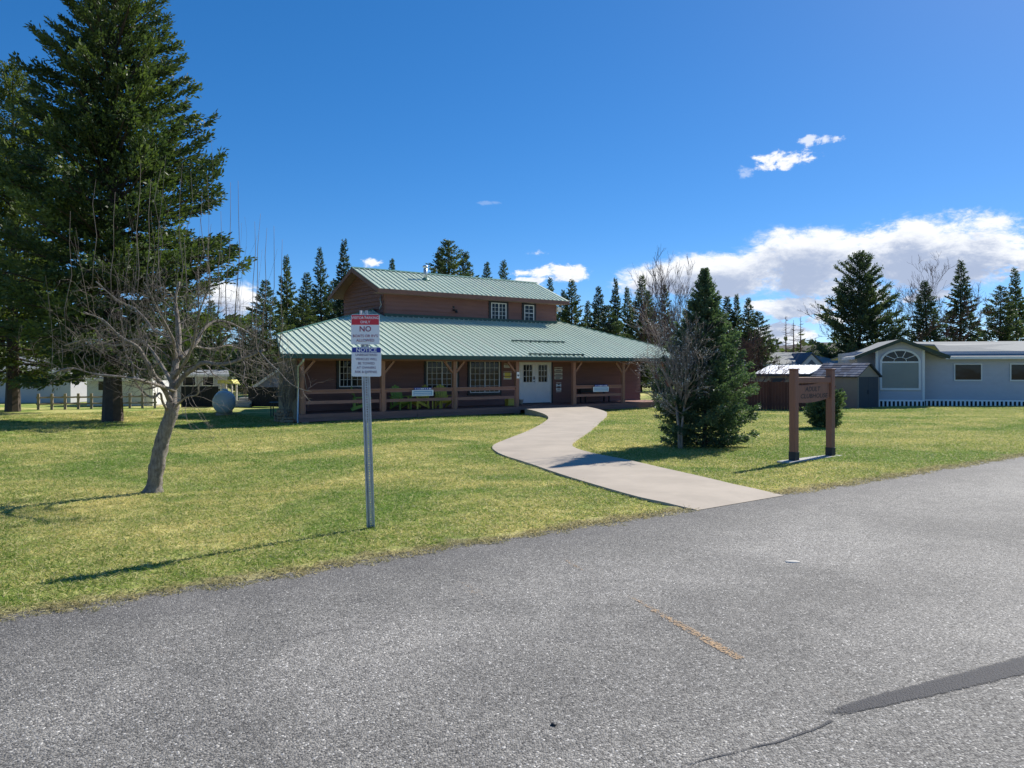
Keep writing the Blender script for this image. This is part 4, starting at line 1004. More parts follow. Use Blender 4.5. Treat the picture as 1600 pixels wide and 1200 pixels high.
limb([(272, 590, 0), (292, 560, -.3), (303, 530, -.5), (308, 500, -.65), (318, 470, -.8), (330, 445, -.9)], .045, .012)
limb([(270, 600, 0), (252, 570, .5), (235, 545, .9), (215, 530, 1.3), (180, 540, 1.6), (140, 530, 1.8), (100, 540, 1.9)], .05, .012)
limb([(272, 610, 0), (240, 600, -.8), (200, 590, -1.2), (150, 585, -1.5), (110, 575, -1.6), (80, 585, -1.7)], .045, .010)
limb([(275, 560, .1), (270, 530, -.4), (255, 500, -.7), (240, 470, -.9), (225, 440, -1.0)], .04, .010)
limb([(300, 540, .4), (330, 545, .9), (360, 540, 1.3), (395, 555, 1.6), (420, 575, 1.7)], .028, .008)
limb([(340, 568, -.4), (365, 582, -.6), (385, 590, -.7), (408, 597, -.8)], .018, .006)
twigs_ = []
for li, (pts, rad) in enumerate(limbs[1:]):
    n = len(pts); Lm = sum(np.linalg.norm(pts[i+1]-pts[i]) for i in range(n-1))
    for _ in range(4 if li == 2 else int(9*Lm)+3):
        i = int(r.integers(n//4, n-1)); dd = unit(pts[i+1]-pts[i]); s = unit(np.cross(dd, r.normal(size=3)))
        grow(twigs_, pts[i], unit(dd*.5+s*.9+np.array([0, 0, .15])), r.uniform(.12, .3) if li == 2 else r.uniform(.25, .75), max(.0042, min(rad[i]*.32, .012)), 2, r, .06, .38, (2, 3), .8, .55, .0021)
# upright water shoots
for _ in range(42):
    pts, rad = limbs[int(r.integers(1, len(limbs)))]; i = int(r.integers(len(pts)//3, len(pts)))
    L = r.uniform(.5, 1.5)
    grow(twigs_, pts[i], np.array([r.normal(0, .16), r.normal(0, .16), 1]), L, .0045, 1 if L > .9 else 0, r, .10, .10, (1, 2), .35, .5, .002)
for (px, pt, pb_, dy) in ((372, 282, 500, 0), (360, 285, 505, .3), (398, 346, 540, .5), (407, 334, 545, .4), (417, 356, 545, .2), (428, 353, 550, .2), (441, 374, 555, .5), (259, 242, 470, .2), (252, 262, 480, .2), (285, 255, 470, 0), (298, 268, 480, .4), (220, 250, 470, .5), (330, 350, 505, .3), (345, 330, 505, .5), (150, 280, 450, .8), (180, 300, 470, .6), (110, 330, 530, .8), (316, 300, 480, .2), (236, 280, 480, -.3)):
    a_, b2 = tp_(px-6, pb_, dy), tp_(px, pt, dy); mpt = (a_+b2)/2+r.normal(0, .04, 3)
    twigs_.append(([a_, (a_*.75+b2*.25)+r.normal(0, .03, 3), mpt, (a_*.25+b2*.75)+r.normal(0, .03, 3), b2], [.009, .0065, .005, .004, .0022]))
big, _s = MB(), None
for j_, (pts, rad) in enumerate(limbs):
    P_ = resample([Vector(p) for p in pts], len(pts)*(4 if j_ == 0 else 2)); rr_ = np.interp(np.linspace(0, 1, len(P_)), np.linspace(0, 1, len(rad)), rad)
    k0 = len(big.v); nn = 14 if rad[0] > .05 else 8
    big.tube(P_, list(rr_), nn)
    colm = r.normal(size=nn)
    for q in range(k0, len(big.v)):      # furrowed bark
        ring = (q-k0)//nn; ax = P_[min(ring, len(P_)-1)]; d_ = Vector(big.v[q])-ax
        colm[(q-k0) % nn] = .86*colm[(q-k0) % nn]+.5*r.normal()
        big.v[q] = tuple(ax+d_*(1+.075*colm[(q-k0) % nn]*(1 if rad[0] > .03 else .5)))
part('trunk', big, m_bark, ap, True)
sm = MB()
for pts, rad in twigs_: sm.tube(pts, rad, 4 if max(rad) > .009 else 3)
part('crown', sm, m_twig, ap, True)

# ------------------------------------------------------------------ big fir on the left, closer firs
bf = Vector(((176-800)/F*31, 31, -.45))
make_conifer('large_fir_tree', 'huge dense fir towering past the top of the picture, behind the bare fruit tree', 'tree', bf,
             conifer(21, 19.5, 5.3, 330, 185, 3, .25, .088, .105, .72, -.22, .75, .1, .38, jit=.24, trunk_r=.32, wob=.17), m_bigfir)
make_conifer('large_fir_tree', 'tall fir at the far left edge beside the huge dense fir', 'tree', Vector(((20-800)/F*38, 38, -.45)),
             conifer(22, 17.0, 4.6, 190, 125, 3, .30, .10, .09, .75, -.2, .75, .1, .33, jit=.26, trunk_r=.28), m_bigfir)
# spruce on the lawn, right of the path
sb = at(1101, 699)
make_conifer('lawn_spruce', 'cone shaped blue green spruce on the lawn behind the small bare tree', 'tree', sb,
             conifer(31, 3.92, 1.34, 320, 135, 3, .075, .030, .012, 1.05, -.05, .85, .05, .42, jit=.17, trunk_r=.05, skirt=.58, ramp=.22), m_blue_spruce, R(30))
# small round conifer bush behind the name sign
bb = at(1289, 668)
make_conifer('conifer_bush', 'low rounded conifer bush behind the wooden name sign', 'bush', bb,
             conifer(32, 1.0, .60, 130, 85, 3, .075, .028, .02, .5, .1, 1.1, .05, .5, True, .25, .04), m_blue_spruce)
# small bare tree in front of the spruce
st0 = at(1063, 702)
stt = thing('small_bare_tree', 'small bare multi stemmed tree with pale buds in front of the spruce', 'tree', st0)
r = np.random.default_rng(14); out = []; tips = []
for i in range(4):
    th = i*1.6+.4; out.append(([np.array([.03*math.cos(th), .03*math.sin(th), -.05]), np.array([.05*math.cos(th), .05*math.sin(th), .5]), np.array([.13*math.cos(th), .13*math.sin(th), 1.0])], [.030, .025, .020]))
    p = out[-1][0][-1]
    for k in range(8):
        th2 = th+r.normal(0, .75)
        grow(out, p+np.array([0, 0, -.25+.09*k]), np.array([math.cos(th2)*.85-.12, math.sin(th2)*.85, .50+.1*k]), r.uniform(.65, 1.05), .016, 3, r, .05, .24, (3, 4), .62, .58, .0030, tips)
for k in range(13):
    th2 = r.random()*6.28
    grow(out, np.array([0, 0, .9+.05*k]), np.array([math.cos(th2)*.35-.1, math.sin(th2)*.35, 1.0]), r.uniform(1.0, 1.5), .015, 3, r, .06, .18, (3, 4), .5, .56, .0030, tips)
big, small = tubes(out, .028)
part('trunk', big, m_twig_tan, stt, True); part('crown', small, m_twig_tan, stt, True)
T = np.array(tips); pick = r.permutation(len(T))[:900]; T = T[pick]
D = unit(r.normal(size=(len(T), 3))+np.array([0, 0, .8])); Vv, Ff = cards(np.repeat(T, 2, 0), np.repeat(D, 2, 0), np.full(2*len(T), .034), np.full(2*len(T), .02), r)
bo_ = link('buds', np_mesh('buds', Vv, Ff, m_bud), stt); bo_['kind'] = 'stuff'

# ------------------------------------------------------------------ tree line behind: a few crowns, shared between single trees
protos = []
for (sd_, rad, power, twg, thin) in ((41, .16, .95, 44, .28), (42, .20, .9, 48, .30), (43, .14, 1.0, 40, .26), (44, .26, .85, 54, .32), (45, .18, 1.05, 34, .20)):
    V, Fc, Rn, mb = conifer(sd_, 1.0, rad, 165, int(twg*1.35), 2, .024, .0095, .05, power, -.22, .55, .15, thin, jit=.34)
    protos.append((np_mesh('crown', V, Fc, m_far, Rn), mb.mesh('trunk', m_bark_dark)))
# each: tip column, tip row, depth, width of the crown at 60 rows below its tip, kind, label
FT = [(449, 402, 62, .8, 0, 'narrow dark conifer standing alone left of the roof corner'),
      (418, 440, 55, 1.15, 3, 'broad low conifer behind the gas tank and dark screen'),
      (478, 428, 75, 1.0, 1, 'shorter conifer between the lone one and the pair left of the gable'),
      (505, 389, 66, .8, 4, 'left tall pointed conifer of the pair beside the gable'),
      (536, 377, 64, .85, 2, 'right and taller pointed conifer of the pair beside the gable'),
      (560, 440, 80, 1.2, 1, 'conifer directly behind the left gable overhang'),
      (522, 440, 72, 1.2, 3, 'bushy conifer low between the pair beside the gable'),
      (468, 470, 60, 1.2, 3, 'low bushy conifer behind the left end of the porch roof'),
      (615, 407, 90, .7, 0, 'tiny conifer tip above the ridge left of the flue'),
      (702, 378, 60, 1.25, 3, 'wide spreading conifer above the ridge right of the flue'),
      (725, 396, 66, .95, 1, 'lower right neighbour of the spreading conifer above the ridge'),
      (681, 388, 66, .9, 0, 'lower left neighbour of the spreading conifer above the ridge'),
      (761, 412, 88, .8, 0, 'small pointed conifer tip over the middle of the ridge'),
      (793, 409, 84, .95, 4, 'thin sparse conifer tip over the right half of the ridge'),
      (858, 436, 92, .9, 4, 'sparse conifer just right of the ridge end'),
      (893, 439, 68, 1.0, 1, 'bushy conifer right of the upper storey'),
      (878, 455, 80, 1.0, 0, 'conifer half hidden by the upper roof corner'),
      (918, 472, 84, 1.0, 2, 'low conifer right of the bushy one by the upper storey'),
      (937, 449, 72, 1.0, 1, 'conifer above the right roof slope, first of the group of five'),
      (963, 437, 72, .72, 2, 'slim conifer above the right roof slope, second of five'),
      (983, 450, 78, .9, 0, 'conifer with a low tip in the middle of the group of five'),
      (1001, 432, 70, .85, 1, 'dense topped conifer, tallest of the group right of the roof'),
      (1020, 455, 80, 1.0, 0, 'last conifer of the group before the bare alders'),
      (950, 478, 66, 1.2, 3, 'low dark conifer filling behind the right roof slope'),
      (1040, 447, 74, .9, 4, 'conifer behind the bare alders'),
      (1096, 436, 50, .9, 0, 'conifer just left of the lawn spruce top'),
      (1135, 465, 60, 1.1, 1, 'first conifer of the dense stand right of the lawn spruce'),
      (1152, 462, 60, .9, 0, 'second conifer of the dense stand, with a sharp tip'),
      (1169, 467, 58, 1.0, 1, 'third conifer of the dense stand, near its right side'),
      (1186, 488, 56, 1.15, 3, 'rightmost sloping conifer of the dense stand'),
      (1122, 480, 64, 1.1, 3, 'low conifer at the left of the dense stand'),
      (1205, 528, 95, 1.2, 1, 'short far conifer above the grey house roof'),
      (1270, 541, 110, 1.6, 3, 'low far conifer left of the big right spruce'),
      (1452, 440, 60, 1.0, 1, 'conifer behind the pale house at the right'),
      (1500, 410, 66, .95, 0, 'tall conifer over the roof of the pale house'),
      (1560, 448, 70, 1.1, 3, 'broad conifer at the far right edge'),
      (1592, 420, 74, .9, 2, 'slim conifer at the very right edge'),
      (60, 380, 70, 1.0, 1, 'conifer behind the white home at the far left'),
      (330, 470, 70, 1.2, 3, 'dark conifer behind the large fir and the mobile home'),
      (385, 505, 66, 1.3, 3, 'low conifer behind the gap between the dark screens'),
      (290, 430, 75, 1.2, 1, 'conifer glimpsed behind the bare fruit tree'),
      (5, 430, 80, 1.2, 3, 'wide conifer at the left edge of the view')]
rr = random.Random(8)
for (px, py, Y, wf, kd, lab) in FT:
    top = atd(px, py, Y); z0 = -.5; hgt = top.z-z0
    hgt = max(hgt, 2.0)
    o = thing('conifer_tree', lab, 'tree', (top.x, top.y, z0), rr.uniform(0, 6.28), 'conifers of the tree line')
    o.scale = (hgt*wf*rr.uniform(1.0, 1.3), hgt*wf*rr.uniform(1.0, 1.3), hgt); o.rotation_euler.x = rr.gauss(0, .018); o.rotation_euler.y = rr.gauss(0, .018)
    link('crown', protos[kd][0], o); link('trunk', protos[kd][1], o)
# the big loose spruce on the right
rs = Vector(((1343-800)/F*60, 60, -.45)); hs_ = EYE+(HOR-398)*60/F+.45
make_conifer('ragged_spruce', 'large ragged dark spruce behind the pale house, tips turned up', 'tree', rs,
             conifer(55, hs_, 3.45, 150, 120, 3, .30, .10, .06, .66, -.02, .75, .16, .27, jit=.32, trunk_r=.16), m_far, R(40))
# far-off tree mass along the horizon
r = np.random.default_rng(77); Vs, Fs, Rs = [], [], []; base_n = 0
for i in range(520):
    az_ = r.uniform(-42, 42); Y = r.uniform(110, 190); X = math.tan(R(az_))*Y; hh = r.uniform(4, 8.5)
    n = 26; z = hh*(r.random(n)); rad_ = (1-z/hh)*hh*.22; th = r.random(n)*6.28
    Pp = np.stack([X+rad_*np.cos(th)*r.random(n), Y+rad_*np.sin(th)*r.random(n), z-1], -1); Dd = unit(np.stack([np.cos(th), np.sin(th), r.normal(.2, .4, n)], -1))
    V, Fc = cards(Pp, Dd, np.full(n, 1.3), np.full(n, .8), r); Vs.append(V); Fs.append(Fc+base_n); base_n += len(V); Rs.append(r.random(n)*.6)
fo = link('forest', np_mesh('forest', np.concatenate(Vs), np.concatenate(Fs), m_far, np.concatenate(Rs)), None); fo['kind'] = 'stuff'

# bare trees of the background
def bare_tree(name, label, px, pt, Y, z0, seed, m, spread=.45, depth=4, up=.12, stems=3, wid=.35, rmin=.012, kids=(3, 5), group='bare trees behind the buildings'):
    top = atd(px, pt, Y); hgt = top.z-z0; o = thing(name, label, 'tree', (top.x, top.y, z0), 0, group)
    r = np.random.default_rng(seed); out = []
    for i in range(stems):
        th = i*6.28/stems+r.random(); 
        grow(out, np.array([0, 0, -.1]), np.array([math.cos(th)*wid, math.sin(th)*wid, 1]), hgt*.62, hgt*.012, depth, r, up, .14, kids, spread, .60, rmin)
    big, small = tubes(out, hgt*.0119)
    if not big.v: big.tube([(0, 0, -.1), (0, 0, hgt*.2)], hgt*.012, 6)
    part('trunk', big, m, o); part('crown', small, m, o)
bare_tree('bare_alder', 'tall thin bare alder behind the right end of the green roof', 1045, 432, 58, -.45, 3, m_twig_red, wid=.2)
bare_tree('bare_alder', 'bare alder beside the top of the lawn spruce', 1068, 440, 54, -.45, 4, m_twig, wid=.2)
bare_tree('bare_alder', 'shorter reddish bare alder in front of the taller one', 1022, 462, 52, -.45, 5, m_twig_red, wid=.25)
bare_tree('bare_shrub', 'reddish bare shrub beside the lawn spruce, in front of the grey house', 1160, 515, 39, -.45, 6, m_twig_red, .6, 4, .06, 6, .6, .009)
bare_tree('bare_maple', 'reddish bare maple beside the ragged spruce', 1390, 462, 62, -.45, 9, m_twig_red, .6, 5, .08, 4, .5, .012, (3, 4))
bare_tree('bare_maple', 'bare tree behind the right part of the pale house', 1465, 440, 62, -.45, 10, m_twig_red, .6, 5, .08, 4, .5, .012, (3, 4))
bare_tree('bare_shrub', 'bare climbing shrub against the left end of the porch', 447, 566, 30.2, -.47, 12, m_twig, .5, 4, .12, 4, .12, .006)
for (px, pt, sd_, lab) in ((1228, 493, 61, 'left of the three bare larches above the grey house'), (1240, 500, 62, 'middle bare larch above the grey house'), (1251, 495, 63, 'right of the three bare larches above the grey house')):
    top = atd(px, pt, 105); hgt = top.z+.5; o = thing('bare_larch', lab, 'tree', (top.x, top.y, -.5), 0, 'bare larches beyond the grey house')
    r = np.random.default_rng(sd_); t_ = MB().tube([(0, 0, -.2), (0, 0, hgt*.6), (0, 0, hgt)], [.14, .09, .02], 6); part('trunk', t_, m_twig_red, o)
    br = MB()
    for k in range(70):
        z = hgt*(.2+.78*r.random()); L = (1-z/hgt)*hgt*.2+.2; th = r.random()*6.28
        br.tube([(0, 0, z), (L*.6*math.cos(th), L*.6*math.sin(th), z+.02*L), (L*math.cos(th), L*math.sin(th), z+.18*L)], [.035, .025, .012], 3)
    part('branches', br, m_twig_red, o)

# ------------------------------------------------------------------ buildings and fences, right
GB = -.45
def add_boards_wall(parent, u0, u1, z0, z1, v, step, m, slope=None):
    z = z0
    while z < z1-.02:
        zt = min(z+step, z1); a, b_ = u0, u1
        if slope: a, b_ = slope(zt, u0, u1)
        if b_-a > .1:
            mb = MB(); mb.v += [(a, v, z), (b_, v, z), (b_, v-.022, z), (a, v-.022, z), (a, v, zt), (b_, v, zt), (b_, v-.005, zt), (a, v-.005, zt)]
            mb.f += [(0, 1, 2, 3), (4, 7, 6, 5), (3, 2, 6, 7), (0, 4, 5, 1), (0, 3, 7, 4), (1, 5, 6, 2)]; mb.mi += [0]*6
            part('siding_board', mb, m, parent)
        z += step
# pale house with the arched window; local x along its gable wall, y back
ho = Vector(((1369-800)/F*40.2, 40.2, GB))
hx = thing('pale_house', 'pale lavender sided house with a large arched window and green edged gable', 'house', ho, R(-14))
AP, ZA, KG = 1.14, 3.22-GB, .41            # apex along the wall, its height, roof pitch
TL, TR = -1.1, 3.38
def hz(t): return ZA-KG*abs(t-AP)
gw = part('gable_wall', MB().prism([(0, 0), (2.28, 0), (2.28, hz(2.28)-.1), (AP, ZA-.1), (0, hz(0)-.1)], .0, .14), m_vinyl, hx)
wx0, wx1, wz0, wzs = .27, 2.01, 1.12, 2.48; wc = (wx0+wx1)/2; wr = (wx1-wx0)/2; asp = .66
z = .5
while z < ZA-.2:
    zt = min(z+.15, ZA-.13); a, b_ = max(0, AP-(ZA-.13-zt)/KG), min(2.28, AP+(ZA-.13-zt)/KG)
    if zt < wz0-.08 or z > wzs+wr*asp+.08: segs = [(a, b_)]
    else:
        hw_ = wr+.1 if z < wzs else max(0.02, (wr+.1)*math.sqrt(max(0, 1-((z-wzs)/(wr*asp+.1))**2)))
        segs = [(a, wc-hw_), (wc+hw_, b_)]
    for p, q in segs:
        if q-p > .05:
            mb = MB(); v = -.001; mb.v += [(p, v-.014, z-.008), (q, v-.014, z-.008), (q, v-.028, z-.008), (p, v-.028, z-.008), (p, v+.001, zt), (q, v+.001, zt), (q, v-.006, zt), (p, v-.006, zt)]
            mb.f += [(0, 1, 2, 3), (4, 7, 6, 5), (3, 2, 6, 7), (0, 4, 5, 1), (0, 3, 7, 4), (1, 5, 6, 2)]; mb.mi += [0]*6
            part('siding_board', mb, m_vinyl, gw)
    z += .15
for x in (-.03, 2.19): part('corner_board', MB().box((x, -.035, 0), (x+.12, .145, hz(0)-.12)), m_white, gw)
# main body behind the bay
part('recessed_wall', MB().box((-.75, 1.0, 0), (9.5, 1.14, hz(0)-.16)), m_vinyl, hx)
z = .4
while z < hz(0)-.3:
    for p, q in ((-.75, -.04), (2.32, 9.5)):
        mb = MB(); v = .999; zt = z+.15; mb.v += [(p, v-.014, z-.008), (q, v-.014, z-.008), (q, v-.028, z-.008), (p, v-.028, z-.008), (p, v+.001, zt), (q, v+.001, zt), (q, v-.006, zt), (p, v-.006, zt)]
        mb.f += [(0, 1, 2, 3), (4, 7, 6, 5), (3, 2, 6, 7), (0, 4, 5, 1), (0, 3, 7, 4), (1, 5, 6, 2)]; mb.mi += [0]*6
        part('siding_board', mb, m_vinyl, gw)
    z += .15
part('side_wall', MB().box((-.75, 1.15, 0), (-.63, 7.0, hz(0)-.16)), m_vinyl, hx)
part('side_wall', MB().box((9.38, 1.15, 0), (9.5, 7.0, hz(0)-.16)), m_vinyl, hx)
rf = MB()
for e_ in (TL, TR): roofpoly([(e_, -.4, hz(e_)), (AP, -.4, ZA), (AP, 5.2, ZA), (e_, 3.2, hz(e_))], .08)
roofpoly([(TR+.02, .55, hz(TL)-.02), (9.9, .55, hz(TL)-.02), (9.9, 4.1, ZA-.02), (AP, 4.1, ZA-.02), (TR+.02, 2.4, hz(TL)+.7)], .08)
roofpoly([(TL, 7.6, hz(TL)-.02), (9.9, 7.6, hz(TL)-.02), (9.9, 4.12, ZA-.02), (AP, 4.12, ZA-.02)], .08)
hr = part('roof', rf, m_grey_roof, hx)
for e_ in (TL, TR): part('rake_fascia', MB().bar((e_, -.42, hz(e_)-.05), (AP, -.42, ZA-.05), .035, .17), m_green_trim, hr)
part('gutter', MB().box((TL-.06, -.38, hz(TL)-.13), (TL-.002, 3.2, hz(TL)-.0)), m_white, hr)
part('gutter', MB().box((TR+.05, .48, hz(TL)-.13), (9.9, .545, hz(TL)-.0)), m_white, hr)
def arch(rx, rz, n=20): return [(wc+rx*math.cos(t), wzs+rz*math.sin(t)) for t in np.linspace(0, math.pi, n)]
aw = MB(); o_, i_ = arch(wr+.1, wr*asp+.1), arch(wr, wr*asp)
for k in range(len(o_)-1): aw.prism([o_[k], o_[k+1], i_[k+1], i_[k]], -.07, -.025)
aw.box((wx0-.1, -.07, wz0-.1), (wx0, -.025, wzs)).box((wx1, -.07, wz0-.1), (wx1+.1, -.025, wzs)).box((wx0, -.07, wz0-.1), (wx1, -.025, wz0)).box((wx0, -.065, wzs-.05), (wx1, -.025, wzs+.03))
aw = part('arched_window', aw, m_white, hx)
part('pane', MB().quad((wx0, -.035, wz0), (wx1, -.035, wz0), (wx1, -.035, wzs-.05), (wx0, -.035, wzs-.05)), m_blind, aw)
fan = MB(); fan.quad(*[(x, -.035, z+.03 if k in (0, len(i_)-1) else z) for k, (x, z) in enumerate(i_)]); part('pane', fan, m_glass, aw)
sp_ = MB()
for t in (R(36), R(72), R(108), R(144)): sp_.bar((wc+.3*math.cos(t), -.05, wzs+.05+.25*asp*math.sin(t)), (wc+wr*math.cos(t), -.05, wzs+wr*asp*math.sin(t)), .03, .02, (0, 1, 0))
sp_.tube([(wc+.3*math.cos(t), -.05, wzs+.03+.22*math.sin(t)) for t in np.linspace(0, math.pi, 10)], .015, 5)
part('muntin', sp_, m_white, aw)
for (p, q) in ((-.42, -.16), (4.0, 5.2), (6.6, 7.8)):
    nwd = part('window', MB().box((p-.06, .93, 1.5), (q+.06, .968, 2.4)), m_white, hx); part('pane', MB().box((p, .92, 1.56), (q, .929, 2.34)), m_glass, nwd)
for (p, q, y) in ((.02, 2.26, 0), (2.34, 9.4, 1.0)):
    lt = part('lattice_skirt', MB().box((p, y-.16, .44), (q, y-.12, .52)).box((p, y-.16, 0), (q, y-.12, .06)), m_sign_white, hx)
    for k in range(int((q-p)/.2)): x = p+.05+k*.2; part('slat', MB().box((x, y-.155, .06), (x+.09, y-.13, .44)), m_sign_white, lt)
    part('skirt_backing', MB().box((p, y-.09, 0), (q, y-.04, .46)), m_darkfence, lt)

# garden shed: local x along gable face, y back
so = Vector(((1339-800)/F*38, 38, GB)); sh = thing('garden_shed', 'beige garden shed with dark shingle roof and dark double doors', 'shed', so, TH)
GW, SLn, EH, RH = 2.05, 2.3, 1.78, 2.38
part('wall', MB().prism([(0, 0), (GW, 0), (GW, EH), (GW/2, RH), (0, EH)], 0, SLn), m_beige, sh)
dr_ = part('door', MB().box((.12, -.035, .05), (GW/2-.004, -.002, 1.72)), m_shed_door, sh); part('handle', MB().box((GW/2-.09, -.06, .85), (GW/2-.05, -.036, 1.05)), m_iron, dr_)
part('door', MB().box((GW/2+.004, -.035, .05), (GW-.12, -.002, 1.72)), m_shed_door, sh)
part('door_frame', MB().box((.04, -.03, 0), (.115, -.002, 1.8)).box((GW-.115, -.03, 0), (GW-.04, -.002, 1.8)).box((.04, -.03, 1.725), (GW-.04, -.002, 1.8)), m_beige, sh)
rf = MB(); k_s = (RH-EH)/(GW/2)
for s_ in (0, 1):
    xe = -.12 if s_ == 0 else GW+.12; roofpoly([(xe, -.12, EH-.12*k_s+.03), (GW/2, -.12, RH+.03), (GW/2, SLn+.12, RH+.03), (xe, SLn+.12, EH-.12*k_s+.03)], .05)
rfo = part('roof', rf, m_shed_door, sh)
rr = random.Random(4); nrow = 6
tone = [mat('shingle_tone', c_, .8, .15, 6) for c_ in ((.06, .07, .10), (.12, .14, .19), (.20, .22, .27))]
for s_ in (0, 1):
    for i in range(nrow):
        t0, t1 = i/nrow, (i+1)/nrow; y = -.14
        while y < SLn+.1:
            w = rr.uniform(.16, .32); y1 = min(y+w, SLn+.14)
            def RP(t, yy, h):
                xe = -.13 if s_ == 0 else GW+.13; return (xe+(GW/2-xe)*t, yy, EH-.13*k_s+.03+(RH-EH+.13*k_s)*t+h)
            mb = MB().quad(RP(t0, y, .02), RP(t0, y1-.008, .02), RP(t1, y1-.008, .006), RP(t1, y, .006)).quad(RP(t0, y, .02), RP(t0, y1-.008, .02), RP(t0, y1-.008, -.005), RP(t0, y, -.005))
            part('shingle', mb, rr.choice(tone), rfo); y = y1
# shed with the white metal roof
c0, c1 = atd(1178, 584, 42.5), atd(1266, 583.5, 42.5)
ws = thing('metal_roof_shed', 'low brown shed with a bright white metal roof behind the fence', 'shed', (c0.x, c0.y, GB), 0)
Wd_ = c1.x-c0.x; zl_ = c0.z-GB; zh = zl_+.50
part('wall', MB().box((.15, .15, 0), (Wd_-.1, 3.2, zl_-.03)), m_beige, ws)
ga = MB().prism([(.0, zl_-.08), (3.9, zh-.10), (3.9, zl_-.08)], 0, .08, Matrix.Translation((Wd_-.1, .1, 0)) @ Matrix.Rotation(R(54), 4, 'Z')); part('gable_wall', ga, m_shed_door, ws)  # shade on this gable end is put into its colour, darker than the beige wall
rf = MB(); roofpoly([(0, 0, zl_), (Wd_, 0, zl_), (Wd_+2.35, 3.3, zh), (2.1, 3.3, zh)], .04); wr_ = part('roof', rf, m_white_metal, ws)
rb_ = MB()
for k in range(11): t = k/10; rb_.bar((Wd_*t, 0, zl_+.02), (2.1+(Wd_+.25)*t, 3.3, zh+.02), .03, .03)
part('roof_rib', rb_, m_white_metal, wr_)
part('fascia', MB().box((0, -.03, zl_-.14), (Wd_, -.002, zl_-.005)), m_shed_door, ws)
part('door', MB().box((1.0, .11, 0), (1.75, .148, 1.6)), m_shed_door, ws)
# far grey house
q0, q1 = atd(1100, 569, 56), atd(1335, 569, 56)
gh = thing('grey_roof_house', 'low house with grey shingle hip roof and a small entry gable', 'house', (q0.x, q0.y, GB), 0)
Wg = q1.x-q0.x; ze_ = q0.z-GB; zr2 = ze_+.95
part('wall', MB().box((.4, .4, 0), (Wg-.4, 8, ze_-.02)), m_beige, gh)
rf = MB()
roofpoly([(0, 0, ze_), (Wg, 0, ze_), (Wg-2.2, 4, zr2), (1.0, 4, zr2)], .05); roofpoly([(0, 8.4, ze_), (Wg, 8.4, ze_), (Wg-2.2, 4, zr2), (1.0, 4, zr2)], .05); roofpoly([(Wg, 0, ze_), (Wg, 8.4, ze_), (Wg-2.2, 4, zr2)], .05); roofpoly([(0, 0, ze_), (0, 8.4, ze_), (1.0, 4, zr2)], .05)
gr = part('roof', rf, m_grey_roof, gh)
part('gutter', MB().box((0, -.06, ze_-.12), (Wg-3.0, -.002, ze_-.0)), m_white, gr)
xg = (1264-1100)/F*56
eg = part('entry_gable', MB().prism([(xg-.85, ze_-.1), (xg+.85, ze_-.1), (xg, ze_+.72)], -.5, -.4), m_vinyl, gh)
part('gable_vent', MB().prism([(xg-.3, ze_+.0), (xg+.3, ze_+.0), (xg, ze_+.33)], -.53, -.505), m_dark_roof, eg)
rf = MB()
for s_ in (-1, 1): roofpoly([(xg+s_*1.0, -.62, ze_-.16), (xg, -.62, ze_+.86), (xg, 3.4, ze_+.86), (xg+s_*1.0, 1.2, ze_-.16)], .08)
part('gable_roof', rf, m_dark_roof, eg)
part('roof_vent', MB().lathe([(.09, 0), (.09, .3), (.14, .31), (.14, .36)], 10, Matrix.Translation(((1190-1100)/F*56, 3.4, zr2-.05))), m_white, gr)
part('roof_vent', MB().lathe([(.1, -.1), (.1, .14), (.05, .2)], 8, Matrix.Translation(((1217-1100)/F*56, 1.6, ze_+.42))), m_shed_door, gr)
# brown board fence
f0, f1 = at(1130, 640), at(1306, 641)
def board_fence(name, label, P, Q, h, bw, m, gap=.006, group=None, posts=True):
    P, Q = Vector(P), Vector(Q); L = math.hypot(Q.x-P.x, Q.y-P.y); o = thing(name, label, 'fence', P, math.atan2(Q.y-P.y, Q.x-P.x), group)
    n = int(L/bw); rr = random.Random(int(L*100))
    for i in range(n): part('board', MB().box((i*bw, -.012, .02), ((i+1)*bw-gap, .012, h+rr.uniform(-.012, .012))), m, o)
    if posts:
        for i in range(int(L/2.2)+1): x = min(i*2.2, L); part('post', MB().box((x-.05, -.06, -.05), (x+.05, -.0125, h+.06)), m, o)
    for z in (.3, h-.25): part('rail', MB().box((0, .0125, z), (L, .05, z+.09)), m, o)
    return o
board_fence('board_fence', 'dark red brown board fence between the lawn spruce and the beige shed', f0, f1, EYE-(596-HOR)*f0.y/F-f0.z, .14, m_brownfence)

# ------------------------------------------------------------------ left background
p_, q_ = at(283, 637), at(345, 636)
board_fence('screen_fence', 'black board screen left of the gas tank', p_, q_, 1.18, .15, m_darkfence, .003, None, False)
p_, q_ = at(388, 635.5), at(446, 636)
board_fence('screen_fence', 'black board screen between the gas tank and the porch corner', p_, q_, 1.12, .15, m_darkfence, .003, None, False)
p_, q_ = at(60, 640), at(242, 638)
rfn = thing('rail_fence', 'weathered split rail fence in front of the white outbuilding', 'fence', p_, math.atan2(q_.y-p_.y, q_.x-p_.x)); L = (q_-p_).length
n = 9
for i in range(n+1): part('post', MB().box((i*L/n-.06, -.06, -.1), (i*L/n+.06, .06, .82)), m_grey_wood, rfn, bevel=.01)
for i in range(n):
    for z in (.28, .62): part('rail', MB().tube([(i*L/n-.1, -.01+.03*(i % 2), z+.02*(i % 3)), ((i+.5)*L/n, .0, z), ((i+1)*L/n+.1, .03*(i % 2), z+.02)], .045, 6), m_grey_wood, rfn)
